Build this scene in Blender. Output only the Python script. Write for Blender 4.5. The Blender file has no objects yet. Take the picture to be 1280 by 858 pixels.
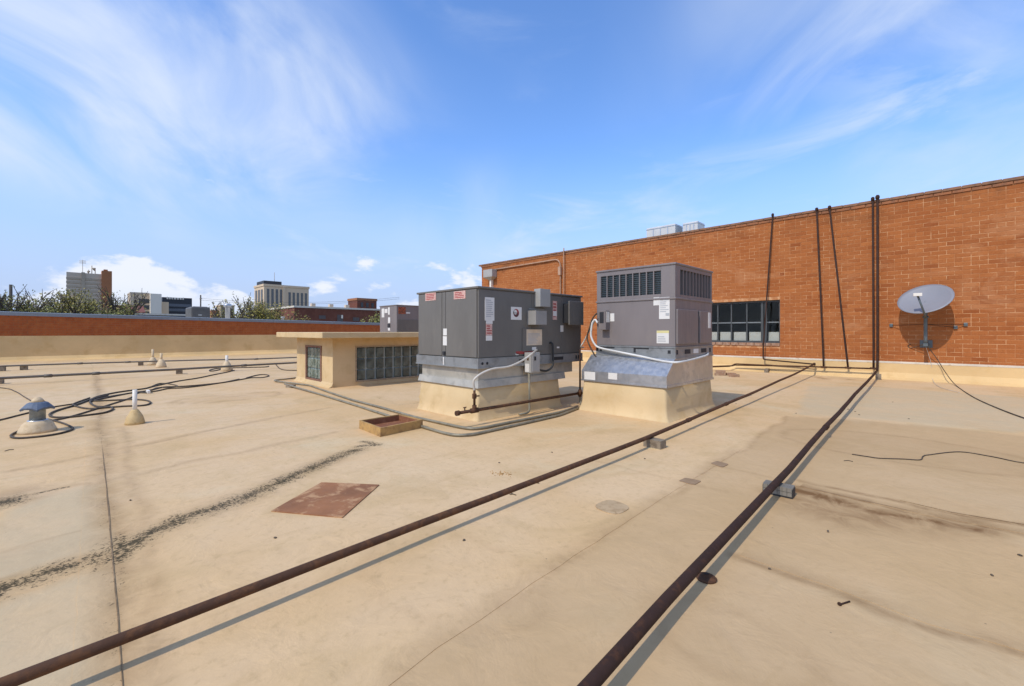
import bpy, bmesh, math, random
import numpy as np
from mathutils import Vector, Matrix
R = math.radians
rnd = random.Random(7)
sc = bpy.context.scene
C = sc.collection

# ------------------------------------------------------------------ camera
CAM_H, F, HOR = 1.05, 550.0, 415.0          # eye height (m), focal length (px of the 1280 frame), horizon row
cam = bpy.data.cameras.new('camera'); camo = bpy.data.objects.new('camera', cam); C.objects.link(camo)
camo.location = (0, 0, CAM_H); camo.rotation_euler = (R(90), 0, R(-45))
cam.sensor_width = 36; cam.lens = 36*F/1280; cam.shift_y = -14/1280
cam.clip_start = 0.05; cam.clip_end = 6000
sc.camera = camo

# ------------------------------------------------------------------ world, sun, exposure
SUN_EL = 48.0
w = bpy.data.worlds.new('World'); sc.world = w; w.use_nodes = True
nt = w.node_tree; N = nt.nodes; L = nt.links; N.clear()
def wn(t, **k):
    n = N.new(t)
    for a, b in k.items(): setattr(n, a, b)
    return n
def wmath(op, a, b=None, clamp=False):
    n = wn('ShaderNodeMath', operation=op, use_clamp=clamp)
    for i, v in enumerate((a, b)):
        if v is None: continue
        if isinstance(v, (int, float)): n.inputs[i].default_value = v
        else: L.new(v, n.inputs[i])
    return n.outputs[0]
def wramp(v, a, b):
    n = wn('ShaderNodeMapRange', interpolation_type='SMOOTHSTEP'); L.new(v, n.inputs[0])
    n.inputs[1].default_value = a; n.inputs[2].default_value = b
    return n.outputs[0]
sky = wn('ShaderNodeTexSky', sky_type='NISHITA'); sky.sun_disc = False
sky.sun_elevation = R(SUN_EL); sky.sun_rotation = R(270); sky.air_density = 1.0; sky.dust_density = 0.6; sky.ozone_density = 2.0
tc = wn('ShaderNodeTexCoord'); sep = wn('ShaderNodeSeparateXYZ'); L.new(tc.outputs['Generated'], sep.inputs[0])
el = sep.outputs[2]
den = wmath('ADD', wmath('MAXIMUM', el, 0.0), 0.40)
comb = wn('ShaderNodeCombineXYZ')
L.new(wmath('DIVIDE', sep.outputs[0], den), comb.inputs[0]); L.new(wmath('DIVIDE', sep.outputs[1], den), comb.inputs[1])
mp0 = wn('ShaderNodeMapping'); L.new(comb.outputs[0], mp0.inputs[0]); mp0.inputs['Rotation'].default_value = (0, 0, R(-38))
mp = wn('ShaderNodeMapping'); L.new(mp0.outputs[0], mp.inputs[0])
mp.inputs['Scale'].default_value = (1.0, 1.5, 1); mp.inputs['Location'].default_value = (8.6, 2.0, 0)
def wnoise(vec, scale, det, rough, dist=0.0):
    n = wn('ShaderNodeTexNoise'); n.inputs['Scale'].default_value = scale; n.inputs['Detail'].default_value = det
    n.inputs['Roughness'].default_value = rough; n.inputs['Distortion'].default_value = dist
    L.new(vec, n.inputs['Vector']); return n.outputs[0]
big = wramp(wnoise(mp.outputs[0], 0.75, 2, 0.5), 0.37, 0.64)
fine = wramp(wnoise(mp.outputs[0], 1.9, 9, 0.55, 0.7), 0.26, 0.74)
cirrus = wmath('MULTIPLY', wmath('MULTIPLY', big, fine), wramp(el, 0.05, 0.3))
# thin flat wisps lower down
mp3 = wn('ShaderNodeMapping'); L.new(tc.outputs['Generated'], mp3.inputs[0]); mp3.inputs['Rotation'].default_value = (R(7), R(-9), 0)
mp4 = wn('ShaderNodeMapping'); L.new(mp3.outputs[0], mp4.inputs[0]); mp4.inputs['Scale'].default_value = (1.7, 1.7, 7.0); mp4.inputs['Location'].default_value = (2.3, 0.6, 1.7)
wisp = wmath('MULTIPLY', wramp(wnoise(mp4.outputs[0], 1.7, 9, 0.6, 0.5), 0.47, 0.74), wramp(wnoise(mp4.outputs[0], 0.7, 2, 0.5), 0.36, 0.6))
wisp = wmath('MULTIPLY', wmath('MULTIPLY', wisp, wramp(el, 0.07, 0.2)), 0.62)
cirrus = wmath('MAXIMUM', wmath('MULTIPLY', cirrus, 0.95), wisp, True)
# low cumulus heaps near the horizon, all round
mp2 = wn('ShaderNodeMapping'); L.new(tc.outputs['Generated'], mp2.inputs[0])
mp2.inputs['Scale'].default_value = (1, 1, 2.1); mp2.inputs['Location'].default_value = (0.4, 3.4, 0.15)
cn = wnoise(mp2.outputs[0], 5.2, 8, 0.56, 0.15)
thr = wn('ShaderNodeMapRange'); L.new(el, thr.inputs[0])
thr.inputs[1].default_value = 0.03; thr.inputs[2].default_value = 0.19; thr.inputs[3].default_value = 0.13; thr.inputs[4].default_value = -0.22
cum = wramp(wmath('ADD', cn, thr.outputs[0]), 0.49, 0.56)
cum = wmath('MULTIPLY', cum, wramp(el, -0.02, 0.09))
# thin whitish haze low down
hz = wmath('MULTIPLY', wmath('SUBTRACT', 1.0, wramp(el, 0.02, 0.40)), 0.93)
def wmix(f, a, b):
    n = wn('ShaderNodeMix', data_type='RGBA'); L.new(f, n.inputs[0])
    for s, v in ((6, a), (7, b)):
        if isinstance(v, tuple): n.inputs[s].default_value = v
        else: L.new(v, n.inputs[s])
    return n.outputs[2]
tint = wn('ShaderNodeMix', data_type='RGBA', blend_type='MULTIPLY'); tint.inputs[0].default_value = 1.0
L.new(sky.outputs[0], tint.inputs[6]); tint.inputs[7].default_value = (0.98, 1.27, 1.66, 1)
c1 = wmix(hz, tint.outputs[2], (3.05, 3.7, 5.35, 1))
c2 = wmix(cirrus, c1, (4.5, 5.1, 6.2, 1))
c3 = wmix(cum, c2, (5.3, 5.6, 6.3, 1))
bg = wn('ShaderNodeBackground'); bg.inputs[1].default_value = 0.15; L.new(c3, bg.inputs[0])
wo = wn('ShaderNodeOutputWorld'); L.new(bg.outputs[0], wo.inputs[0])

sl = bpy.data.lights.new('sun', 'SUN'); sl.energy = 2.6; sl.angle = R(0.53); sl.color = (1.0, 0.94, 0.85)
so = bpy.data.objects.new('sun', sl); C.objects.link(so); so.location = (-20, 0, 25)
so.rotation_euler = Vector((math.cos(R(SUN_EL)), 0.0, -math.sin(R(SUN_EL)))).to_track_quat('-Z', 'Y').to_euler()
sc.view_settings.view_transform = 'Standard'; sc.view_settings.look = 'None'
sc.view_settings.exposure = 0.13; sc.view_settings.gamma = 1.0; sc.view_settings.use_curve_mapping = False

# ------------------------------------------------------------------ pixel helpers (direction + a surface that the thing touches)
Q = math.sqrt(2)
def at_depth(px, Z, z):
    k = (px-640)/F
    return Vector((Z*(1+k)/Q, Z*(1-k)/Q, z))
def G(px, py, z=0.0):
    return at_depth(px, F*(CAM_H-z)/(py-HOR), z)
def WX(px, py, X):            # on a plane X = const
    k = (px-640)/F; Z = X*Q/(1+k)
    return Vector((X, Z*(1-k)/Q, CAM_H+(HOR-py)*Z/F))
def WY(px, py, Y):            # on a plane Y = const
    k = (px-640)/F; Z = Y*Q/(1-k)
    return Vector((Z*(1+k)/Q, Y, CAM_H+(HOR-py)*Z/F))

# ------------------------------------------------------------------ materials
def _mat(name):
    m = bpy.data.materials.new(name); m.use_nodes = True
    t = m.node_tree; b = t.nodes['Principled BSDF']
    return m, t, b
def nnode(t, kind, **k):
    n = t.nodes.new(kind)
    for a, v in k.items(): setattr(n, a, v)
    return n
def noise(t, vec, scale, det=4, rough=0.55, dist=0.0):
    n = nnode(t, 'ShaderNodeTexNoise'); n.inputs['Scale'].default_value = scale; n.inputs['Detail'].default_value = det
    n.inputs['Roughness'].default_value = rough; n.inputs['Distortion'].default_value = dist
    if vec is not None: t.links.new(vec, n.inputs['Vector'])
    return n.outputs[0]
def mrange(t, v, a, b, c=0.0, d=1.0, smooth=True):
    n = nnode(t, 'ShaderNodeMapRange', interpolation_type='SMOOTHSTEP' if smooth else 'LINEAR'); t.links.new(v, n.inputs[0])
    for i, x in enumerate((a, b, c, d)): n.inputs[i+1].default_value = x
    return n.outputs[0]
def tmath(t, op, a, b=None, clamp=False):
    n = nnode(t, 'ShaderNodeMath', operation=op, use_clamp=clamp)
    for i, v in enumerate((a, b)):
        if v is None: continue
        if isinstance(v, (int, float)): n.inputs[i].default_value = v
        else: t.links.new(v, n.inputs[i])
    return n.outputs[0]
def tmix(t, f, a, b, blend='MIX'):
    n = nnode(t, 'ShaderNodeMix', data_type='RGBA', blend_type=blend)
    if isinstance(f, (int, float)): n.inputs[0].default_value = f
    else: t.links.new(f, n.inputs[0])
    for s, v in ((6, a), (7, b)):
        if isinstance(v, tuple): n.inputs[s].default_value = (*v[:3], 1)
        else: t.links.new(v, n.inputs[s])
    return n.outputs[2]
def bump(t, b, h, strength=0.3, dist=0.01, prev=None):
    n = nnode(t, 'ShaderNodeBump'); n.inputs['Strength'].default_value = strength; n.inputs['Distance'].default_value = dist
    t.links.new(h, n.inputs['Height'])
    if prev is not None: t.links.new(prev, n.inputs['Normal'])
    t.links.new(n.outputs[0], b.inputs['Normal']); return n.outputs[0]
def wpos(t):
    return nnode(t, 'ShaderNodeNewGeometry').outputs['Position']
MATS = {}
def mat(name, col, rough=0.6, metal=0.0, col2=None, scale=3.0, thr=(0.45, 0.7), bmp=0.0, bscale=40, spec=0.5, var=0.12, stretch=None):
    """plain painted / metal / plastic surface: colour with soft variation, a second colour in patches, fine relief"""
    if name in MATS: return MATS[name]
    m, t, b = _mat(name); p = wpos(t)
    if stretch:
        mpn = nnode(t, 'ShaderNodeMapping'); t.links.new(p, mpn.inputs[0]); mpn.inputs['Scale'].default_value = stretch; p = mpn.outputs[0]
    dark = tuple(c*(1-var) for c in col); lite = tuple(min(1, c*(1+var)) for c in col)
    c = tmix(t, mrange(t, noise(t, p, scale*0.6, 5, 0.6), 0.3, 0.7), dark, lite)
    if col2 is not None:
        c = tmix(t, mrange(t, noise(t, p, scale*2.1, 7, 0.65, 0.3), *thr), c, col2)
    t.links.new(c, b.inputs['Base Color'])
    b.inputs['Metallic'].default_value = metal; b.inputs['Specular IOR Level'].default_value = spec
    t.links.new(mrange(t, noise(t, p, scale*5, 4, 0.6), 0.3, 0.7, max(0.03, rough-0.08), min(1, rough+0.08)), b.inputs['Roughness'])
    if bmp: bump(t, b, noise(t, p, bscale, 5, 0.6), bmp, 0.004)
    MATS[name] = m; return m

def roof_material():
    m, t, b = _mat('roof_coating'); p = wpos(t)
    def attr(n): a = nnode(t, 'ShaderNodeAttribute', attribute_name=n); return a.outputs['Fac']
    big = noise(t, p, 0.55, 4, 0.55, 0.4); mid = noise(t, p, 2.4, 6, 0.62, 0.5); fin = noise(t, p, 22, 6, 0.65)
    c = tmix(t, mrange(t, big, 0.34, 0.66), (0.655, 0.458, 0.258), (0.63, 0.415, 0.205))
    def st(sc_):
        q = nnode(t, 'ShaderNodeMapping'); t.links.new(p, q.inputs[0]); q.inputs['Scale'].default_value = sc_; return q.outputs[0]
    c = tmix(t, mrange(t, noise(t, p, 1.15, 6, 0.62, 0.9), 0.50, 0.66, 0, 0.42), c, (0.48, 0.325, 0.150))
    c = tmix(t, mrange(t, noise(t, st((1, 1, 1)), 0.8, 5, 0.6, 0.5), 0.54, 0.70, 0, 0.55), c, (0.64, 0.50, 0.30))
    c = tmix(t, mrange(t, noise(t, st((0.7, 6.5, 1)), 1.6, 5, 0.6, 0.2), 0.52, 0.74, 0, 0.30), c, (0.47, 0.315, 0.15))
    c = tmix(t, mrange(t, mid, 0.45, 0.75, 0, 0.38), c, (0.49, 0.335, 0.158))
    c = tmix(t, mrange(t, fin, 0.50, 0.76, 0, 0.42), c, (0.40, 0.27, 0.125))
    c = tmix(t, tmath(t, 'MULTIPLY', attr('cool'), mrange(t, mid, 0.25, 0.7, 0.45, 0.95)), c, (0.535, 0.405, 0.240))
    # worn, dirtier coating zone
    tz = tmath(t, 'MULTIPLY', attr('tan'), mrange(t, mid, 0.2, 0.75, 0.75, 1.0))
    c = tmix(t, tmath(t, 'MULTIPLY', tz, 0.85), c, (0.470, 0.312, 0.158))
    # smooth brown water stains
    bn = tmath(t, 'MULTIPLY', attr('brown'), mrange(t, noise(t, p, 6, 7, 0.68, 1.2), 0.25, 0.7, 0.45, 1.55), True)
    c = tmix(t, bn, c, (0.20, 0.105, 0.042))
    # dark algae speckle
    a = attr('algae')
    sp = noise(t, p, 62, 8, 0.70, 0.8); sp2 = noise(t, p, 11, 5, 0.6)
    v = tmath(t, 'ADD', tmath(t, 'MULTIPLY', a, 0.34), tmath(t, 'ADD', tmath(t, 'MULTIPLY', sp, 1.35), tmath(t, 'MULTIPLY', sp2, 0.45)))
    al = tmath(t, 'MULTIPLY', mrange(t, v, 1.10, 1.24), mrange(t, a, 0.02, 0.3))
    c = tmix(t, tmath(t, 'MULTIPLY', mrange(t, a, 0.0, 0.9), 0.30), c, (0.33, 0.235, 0.115))
    c = tmix(t, tmath(t, 'MULTIPLY', al, 0.92), c, (0.050, 0.038, 0.018))
    # sparse grit
    gv = nnode(t, 'ShaderNodeTexVoronoi', feature='F1'); gv.inputs['Scale'].default_value = 9.0; t.links.new(p, gv.inputs['Vector'])
    gr = mrange(t, gv.outputs['Distance'], 0.045, 0.02)
    rg = nnode(t, 'ShaderNodeSeparateColor'); t.links.new(gv.outputs['Color'], rg.inputs[0])
    gr = tmath(t, 'MULTIPLY', gr, mrange(t, rg.outputs[0], 0.70, 0.72))
    c = tmix(t, tmath(t, 'MULTIPLY', gr, 0.7), c, (0.16, 0.12, 0.08))
    t.links.new(c, b.inputs['Base Color'])
    t.links.new(mrange(t, mid, 0.3, 0.7, 0.58, 0.78), b.inputs['Roughness']); b.inputs['Specular IOR Level'].default_value = 0.10
    n1 = bump(t, b, mid, 0.45, 0.02)
    n2 = bump(t, b, noise(t, p, 6, 4, 0.55, 0.8), 0.5, 0.014, n1)
    bump(t, b, fin, 0.25, 0.003, n2)
    return m
M_ROOF = roof_material()
def brick_material():
    m, t, b = _mat('brick_face'); p = wpos(t)
    a = nnode(t, 'ShaderNodeAttribute', attribute_name='tone')
    c = tmix(t, a.outputs['Fac'], (0.265, 0.073, 0.019), (0.44, 0.152, 0.043))
    c = tmix(t, mrange(t, noise(t, p, 0.7, 5, 0.6), 0.42, 0.72, 0, 0.45), c, (0.44, 0.168, 0.054))
    c = tmix(t, mrange(t, noise(t, p, 45, 5, 0.7), 0.5, 0.78, 0, 0.6), c, (0.18, 0.045, 0.014))
    q = nnode(t, 'ShaderNodeMapping'); t.links.new(p, q.inputs[0]); q.inputs['Scale'].default_value = (1, 0.55, 1.3)
    c = tmix(t, mrange(t, noise(t, q.outputs[0], 1.1, 7, 0.66, 0.8), 0.52, 0.70, 0, 0.50), c, (0.50, 0.235, 0.105))      # pale mortar smears
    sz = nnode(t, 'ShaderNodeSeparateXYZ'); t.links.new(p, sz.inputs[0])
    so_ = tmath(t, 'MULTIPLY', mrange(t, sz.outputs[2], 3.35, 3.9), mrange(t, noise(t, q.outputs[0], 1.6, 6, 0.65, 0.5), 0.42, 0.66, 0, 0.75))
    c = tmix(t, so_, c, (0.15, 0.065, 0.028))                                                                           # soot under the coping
    t.links.new(c, b.inputs['Base Color']); b.inputs['Roughness'].default_value = 0.85; b.inputs['Specular IOR Level'].default_value = 0.2
    bump(t, b, noise(t, p, 70, 5, 0.65), 0.4, 0.004)
    return m
M_BRICK = brick_material()
M_MORTAR = mat('mortar', (0.41, 0.165, 0.058), 0.9, col2=(0.62, 0.345, 0.165), scale=3.2, thr=(0.44, 0.64), bmp=0.4, bscale=90)
M_COPING = mat('coping_brick', (0.33, 0.125, 0.047), 0.85, col2=(0.22, 0.095, 0.045), scale=3, thr=(0.4, 0.65), bmp=0.4)
M_COPTOP = mat('coping_top', (0.25, 0.125, 0.065), 0.85, col2=(0.15, 0.085, 0.05), scale=4, bmp=0.3)
M_PBRICK = mat('parapet_brick', (0.33, 0.078, 0.016), 0.88, col2=(0.40, 0.115, 0.026), scale=2.4, thr=(0.4, 0.7), bmp=0.3)
M_PMORT = mat('parapet_mortar', (0.36, 0.15, 0.06), 0.9)
M_CREAM = mat('cream_coating', (0.61, 0.445, 0.238), 0.6, col2=(0.55, 0.385, 0.185), scale=1.6, thr=(0.46, 0.72), bmp=0.9, bscale=7, spec=0.15, var=0.09)
M_FLASH = mat('flashing_coating', (0.66, 0.45, 0.21), 0.65, col2=(0.58, 0.375, 0.155), scale=0.9, thr=(0.48, 0.75), bmp=0.8, bscale=5, spec=0.12, var=0.10)
M_TERM = mat('termination_strip', (0.68, 0.60, 0.47), 0.6, col2=(0.45, 0.36, 0.25), scale=4, thr=(0.55, 0.7))
M_GREY = mat('unit_paint_grey', (0.145, 0.132, 0.112), 0.45, col2=(0.165, 0.150, 0.126), scale=1.6, thr=(0.48, 0.78), var=0.09, bmp=0.10, bscale=3, stretch=(2.2, 2.2, 0.7))
M_GREY2 = mat('unit_paint_warm_grey', (0.20, 0.170, 0.158), 0.42, col2=(0.225, 0.19, 0.168), scale=1.6, thr=(0.48, 0.78), var=0.09, bmp=0.10, bscale=3, stretch=(2.2, 2.2, 0.7))
M_DARK = mat('dark_recess', (0.02, 0.02, 0.022), 0.7)
M_COIL = mat('coil_fin', (0.085, 0.10, 0.10), 0.5, metal=0.3, scale=8)
M_GALV = mat('galvanised_sheet', (0.52, 0.52, 0.52), 0.36, metal=0.8, col2=(0.43, 0.44, 0.45), scale=4.5, thr=(0.42, 0.66), var=0.12, bmp=0.10, bscale=6)
M_RAIL = mat('rail_galvanised', (0.30, 0.305, 0.295), 0.48, metal=0.55, col2=(0.22, 0.22, 0.21), scale=4, thr=(0.45, 0.7), bmp=0.08, bscale=8)
M_ADAPT = mat('adapter_sheet', (0.48, 0.44, 0.36), 0.5, metal=0.35, col2=(0.36, 0.33, 0.27), scale=3, thr=(0.42, 0.7), bmp=0.15, bscale=4)
M_BOX = mat('box_enamel_grey', (0.36, 0.345, 0.31), 0.4, scale=3, var=0.08)
M_HOOD = mat('hood_grey', (0.29, 0.275, 0.25), 0.45, scale=3, var=0.08)
M_RUST = mat('rusted_pipe', (0.082, 0.040, 0.022), 0.75, col2=(0.135, 0.060, 0.026), scale=9, thr=(0.45, 0.68), bmp=0.3, bscale=60, spec=0.2)
M_RUSTD = mat('painted_pipe_dark', (0.042, 0.021, 0.014), 0.75, col2=(0.080, 0.034, 0.016), scale=9, thr=(0.5, 0.72), bmp=0.25, bscale=60, spec=0.2)
M_COND = mat('conduit_coated', (0.26, 0.225, 0.15), 0.55, col2=(0.16, 0.14, 0.10), scale=7, thr=(0.45, 0.7), metal=0.2)
M_FLEX = mat('flex_conduit', (0.55, 0.50, 0.42), 0.5, scale=10)
M_WCON = mat('wall_conduit_paint', (0.44, 0.275, 0.175), 0.6, col2=(0.36, 0.20, 0.11), scale=5)
M_WHITEFLEX = mat('white_flex_conduit', (0.62, 0.60, 0.55), 0.5, scale=6)
M_CABLE = mat('cable_black', (0.058, 0.043, 0.029), 0.8, col2=(0.13, 0.095, 0.058), scale=6, thr=(0.45, 0.7))
M_PVC = mat('pvc_white', (0.74, 0.68, 0.58), 0.5, scale=5, var=0.05)
M_BOOT = mat('boot_coating', (0.60, 0.42, 0.19), 0.7, col2=(0.48, 0.31, 0.12), scale=7, bmp=0.3, bscale=25)
M_BOOTL = mat('boot_coating_pale', (0.62, 0.465, 0.275), 0.7, col2=(0.52, 0.37, 0.20), scale=7, bmp=0.3, bscale=25)
M_VENTM = mat('vent_metal', (0.25, 0.275, 0.27), 0.45, metal=0.45, scale=9, col2=(0.17, 0.19, 0.19), thr=(0.45, 0.7))
M_VENTC = mat('vent_cap_blue', (0.105, 0.135, 0.185), 0.7, metal=0.0, scale=9, col2=(0.085, 0.10, 0.13), thr=(0.45, 0.7))
M_WOOD = mat('weathered_wood', (0.27, 0.21, 0.14), 0.8, col2=(0.15, 0.11, 0.07), scale=7, thr=(0.42, 0.66), bmp=0.4, bscale=40)
M_TRAY = mat('tray_wood', (0.46, 0.27, 0.085), 0.8, col2=(0.30, 0.165, 0.06), scale=6, thr=(0.42, 0.68), bmp=0.3, bscale=30)
M_TRAYIN = mat('tray_rust_stain', (0.21, 0.075, 0.030), 0.85, col2=(0.30, 0.13, 0.06), scale=5, bmp=0.3)
M_PLATE = mat('rust_plate', (0.265, 0.108, 0.040), 0.85, col2=(0.46, 0.25, 0.115), scale=3.4, thr=(0.50, 0.64), bmp=0.3, bscale=30, var=0.30)
M_PATCH = mat('patch_grey', (0.27, 0.170, 0.090), 0.85, col2=(0.33, 0.215, 0.12), scale=9, bmp=0.4)
M_PATCHL = mat('patch_tan', (0.47, 0.325, 0.175), 0.85, col2=(0.36, 0.235, 0.115), scale=7, thr=(0.45, 0.65), bmp=0.5, bscale=20)
M_STEEL = mat('strut_steel', (0.25, 0.225, 0.18), 0.6, metal=0.3, scale=12)
M_RUBBER = mat('rubber_black', (0.03, 0.03, 0.028), 0.7)
M_DISH = mat('dish_grey', (0.235, 0.232, 0.245), 0.5, scale=2, var=0.05)
M_DISHM = mat('dish_mast', (0.125, 0.145, 0.145), 0.45, metal=0.4, scale=8)
M_WHITE = mat('sticker_white', (0.70, 0.67, 0.61), 0.5, scale=6, var=0.05)
M_PRINT = mat('print_grey', (0.42, 0.42, 0.41), 0.6)
M_BLACK = mat('print_black', (0.03, 0.03, 0.03), 0.6)
M_RED = mat('print_red', (0.36, 0.045, 0.04), 0.5)
M_PINK = mat('sticker_faded_red', (0.56, 0.27, 0.225), 0.55, col2=(0.70, 0.55, 0.45), scale=40, thr=(0.45, 0.6))
M_YELL = mat('sticker_cream', (0.66, 0.53, 0.38), 0.55, scale=10)
M_YELB = mat('sticker_yellow', (0.66, 0.58, 0.26), 0.55)
M_ORANGE = mat('sticker_orange', (0.45, 0.10, 0.03), 0.55, col2=(0.06, 0.03, 0.02), scale=30, thr=(0.45, 0.55))
M_PCOP = mat('metal_coping', (0.205, 0.225, 0.245), 0.45, metal=0.4, scale=1.5, var=0.1)
M_FRAME = mat('steel_sash', (0.055, 0.06, 0.058), 0.5, scale=6)
M_SILL = mat('sill_brick', (0.31, 0.165, 0.095), 0.8, col2=(0.42, 0.29, 0.20), scale=6, bmp=0.3)
M_GJOINT = mat('glass_block_joint', (0.30, 0.325, 0.285), 0.7, scale=9)
M_RFRAME = mat('rusted_frame', (0.19, 0.085, 0.05), 0.75, col2=(0.30, 0.18, 0.12), scale=20)
def glassblock():
    m, t, b = _mat('glass_block'); p = wpos(t)
    c = tmix(t, mrange(t, noise(t, p, 6, 4, 0.6), 0.35, 0.65), (0.045, 0.058, 0.048), (0.115, 0.138, 0.115))
    t.links.new(c, b.inputs['Base Color']); b.inputs['Roughness'].default_value = 0.12; b.inputs['Specular IOR Level'].default_value = 0.6
    bump(t, b, noise(t, p, 38, 3, 0.5, 1.0), 0.35, 0.006); return m
def glassblock_lit():
    m, t, b = _mat('glass_block_pale'); p = wpos(t)
    c = tmix(t, mrange(t, noise(t, p, 14, 5, 0.7), 0.35, 0.65), (0.07, 0.10, 0.075), (0.25, 0.29, 0.24))
    t.links.new(c, b.inputs['Base Color']); b.inputs['Roughness'].default_value = 0.2
    bump(t, b, noise(t, p, 45, 3, 0.5, 1.0), 0.5, 0.006); return m
M_GB, M_GBL = glassblock(), glassblock_lit()
def pane_glass():
    m = bpy.data.materials.new('window_glass'); m.use_nodes = True; t = m.node_tree; t.nodes.clear()
    tr = nnode(t, 'ShaderNodeBsdfTransparent'); tr.inputs[0].default_value = (0.93, 0.95, 0.94, 1)
    gl = nnode(t, 'ShaderNodeBsdfGlossy'); gl.inputs['Roughness'].default_value = 0.03
    p = wpos(t); bn = nnode(t, 'ShaderNodeBump'); bn.inputs['Strength'].default_value = 0.08; bn.inputs['Distance'].default_value = 0.02
    t.links.new(noise(t, p, 3, 2), bn.inputs['Height']); t.links.new(bn.outputs[0], gl.inputs['Normal'])
    fr = nnode(t, 'ShaderNodeLayerWeight'); fr.inputs[0].default_value = 0.22
    mx = nnode(t, 'ShaderNodeMixShader'); t.links.new(fr.outputs[0], mx.inputs[0]); t.links.new(tr.outputs[0], mx.inputs[1]); t.links.new(gl.outputs[0], mx.inputs[2])
    o = nnode(t, 'ShaderNodeOutputMaterial'); t.links.new(mx.outputs[0], o.inputs[0]); return m
M_GLASS = pane_glass()

# ------------------------------------------------------------------ mesh builder
class MB:
    def __init__(s): s.v = []; s.f = []; s.sm = []; s.tone = []
    def add(s, vs, fs, smooth=False, tone=0.5):
        o = len(s.v); s.v += [tuple(v) for v in vs]; s.f += [tuple(o+i for i in f) for f in fs]
        s.sm += [smooth]*len(fs); s.tone += [tone]*len(vs); return s
    def box(s, a, b, tone=0.5):
        x0, x1 = sorted((a[0], b[0])); y0, y1 = sorted((a[1], b[1])); z0, z1 = sorted((a[2], b[2]))
        vs = [(x0,y0,z0),(x1,y0,z0),(x1,y1,z0),(x0,y1,z0),(x0,y0,z1),(x1,y0,z1),(x1,y1,z1),(x0,y1,z1)]
        return s.add(vs, [(0,3,2,1),(4,5,6,7),(0,1,5,4),(1,2,6,5),(2,3,7,6),(3,0,4,7)], tone=tone)
    def bbox(s, a, b, bv=0.006, seg=2):         # bevelled box
        bm = bmesh.new(); t = MB().box(a, b); 
        vs = [bm.verts.new(v) for v in t.v]
        for f in t.f: bm.faces.new([vs[i] for i in f])
        bmesh.ops.bevel(bm, geom=bm.edges[:], offset=bv, segments=seg, profile=0.5, affect='EDGES')
        bm.verts.index_update()
        s.add([v.co for v in bm.verts], [[v.index for v in f.verts] for f in bm.faces]); bm.free(); return s
    def obox(s, c, sx, sy, sz, rot=0.0):        # box standing on c (base centre), turned about z
        cr, sr = math.cos(rot), math.sin(rot); vs = []
        for z in (0, sz):
            for dx, dy in ((-1,-1),(1,-1),(1,1),(-1,1)):
                x, y = dx*sx/2, dy*sy/2; vs.append((c[0]+x*cr-y*sr, c[1]+x*sr+y*cr, c[2]+z))
        return s.add(vs, [(0,3,2,1),(4,5,6,7),(0,1,5,4),(1,2,6,5),(2,3,7,6),(3,0,4,7)])
    def hexa(s, lo, hi):                        # 4 lower + 4 upper corners (ccw seen from above)
        return s.add(list(lo)+list(hi), [(0,3,2,1),(4,5,6,7),(0,1,5,4),(1,2,6,5),(2,3,7,6),(3,0,4,7)])
    def prism(s, poly, z0, z1):
        n = len(poly)
        vs = [(p[0], p[1], z0) for p in poly]+[(p[0], p[1], z1) for p in poly]
        return s.add(vs, [tuple(range(n-1,-1,-1)), tuple(range(n, 2*n))]+[(i,(i+1)%n,n+(i+1)%n,n+i) for i in range(n)])
    def extr(s, prof, axis, a, b):              # 2-d profile swept straight along X ('x': prof=(y,z)) or Y ('y': prof=(x,z))
        n = len(prof); mk = (lambda t, p: (t, p[0], p[1])) if axis == 'x' else (lambda t, p: (p[0], t, p[1]))
        vs = [mk(a, p) for p in prof]+[mk(b, p) for p in prof]
        return s.add(vs, [tuple(range(n-1,-1,-1)), tuple(range(n, 2*n))]+[(i,(i+1)%n,n+(i+1)%n,n+i) for i in range(n)])
    def tube(s, pts, r, n=10, cap=True):
        pts = [Vector(p) for p in pts]; rs = r if isinstance(r, (list, tuple)) else [r]*len(pts)
        T = []
        for i in range(len(pts)):
            a = pts[max(0, i-1)]; b = pts[min(len(pts)-1, i+1)]; T.append((b-a).normalized())
        u = T[0].orthogonal().normalized(); vs = []
        for i, p in enumerate(pts):
            u = (u-T[i]*u.dot(T[i]))
            u = u.normalized() if u.length > 1e-6 else T[i].orthogonal().normalized()
            q = T[i].cross(u)
            for k in range(n):
                a = 2*math.pi*k/n; vs.append(p+(u*math.cos(a)+q*math.sin(a))*rs[i])
        fs = [(i*n+k, i*n+(k+1)%n, (i+1)*n+(k+1)%n, (i+1)*n+k) for i in range(len(pts)-1) for k in range(n)]
        s.add(vs, fs, True)
        if cap:
            o = len(s.v)-len(vs); m = len(pts)
            s.f += [tuple(o+k for k in range(n-1,-1,-1)), tuple(o+(m-1)*n+k for k in range(n))]; s.sm += [False, False]
        return s
    def lathe(s, c, prof, n=24, smooth=True, jit=0.0, rg=None):   # prof: (radius, height) bottom to top
        vs = []
        for (r, h) in prof:
            for k in range(n):
                a = 2*math.pi*k/n; rr = r*(1+(rg.uniform(-jit, jit) if rg else 0)); vs.append((c[0]+rr*math.cos(a), c[1]+rr*math.sin(a), c[2]+h))
        fs = [(i*n+k, i*n+(k+1)%n, (i+1)*n+(k+1)%n, (i+1)*n+k) for i in range(len(prof)-1) for k in range(n)]
        o = len(s.v); s.add(vs, fs, smooth)
        s.f += [tuple(o+k for k in range(n-1,-1,-1)), tuple(o+(len(prof)-1)*n+k for k in range(n))]; s.sm += [False, False]
        return s
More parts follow.
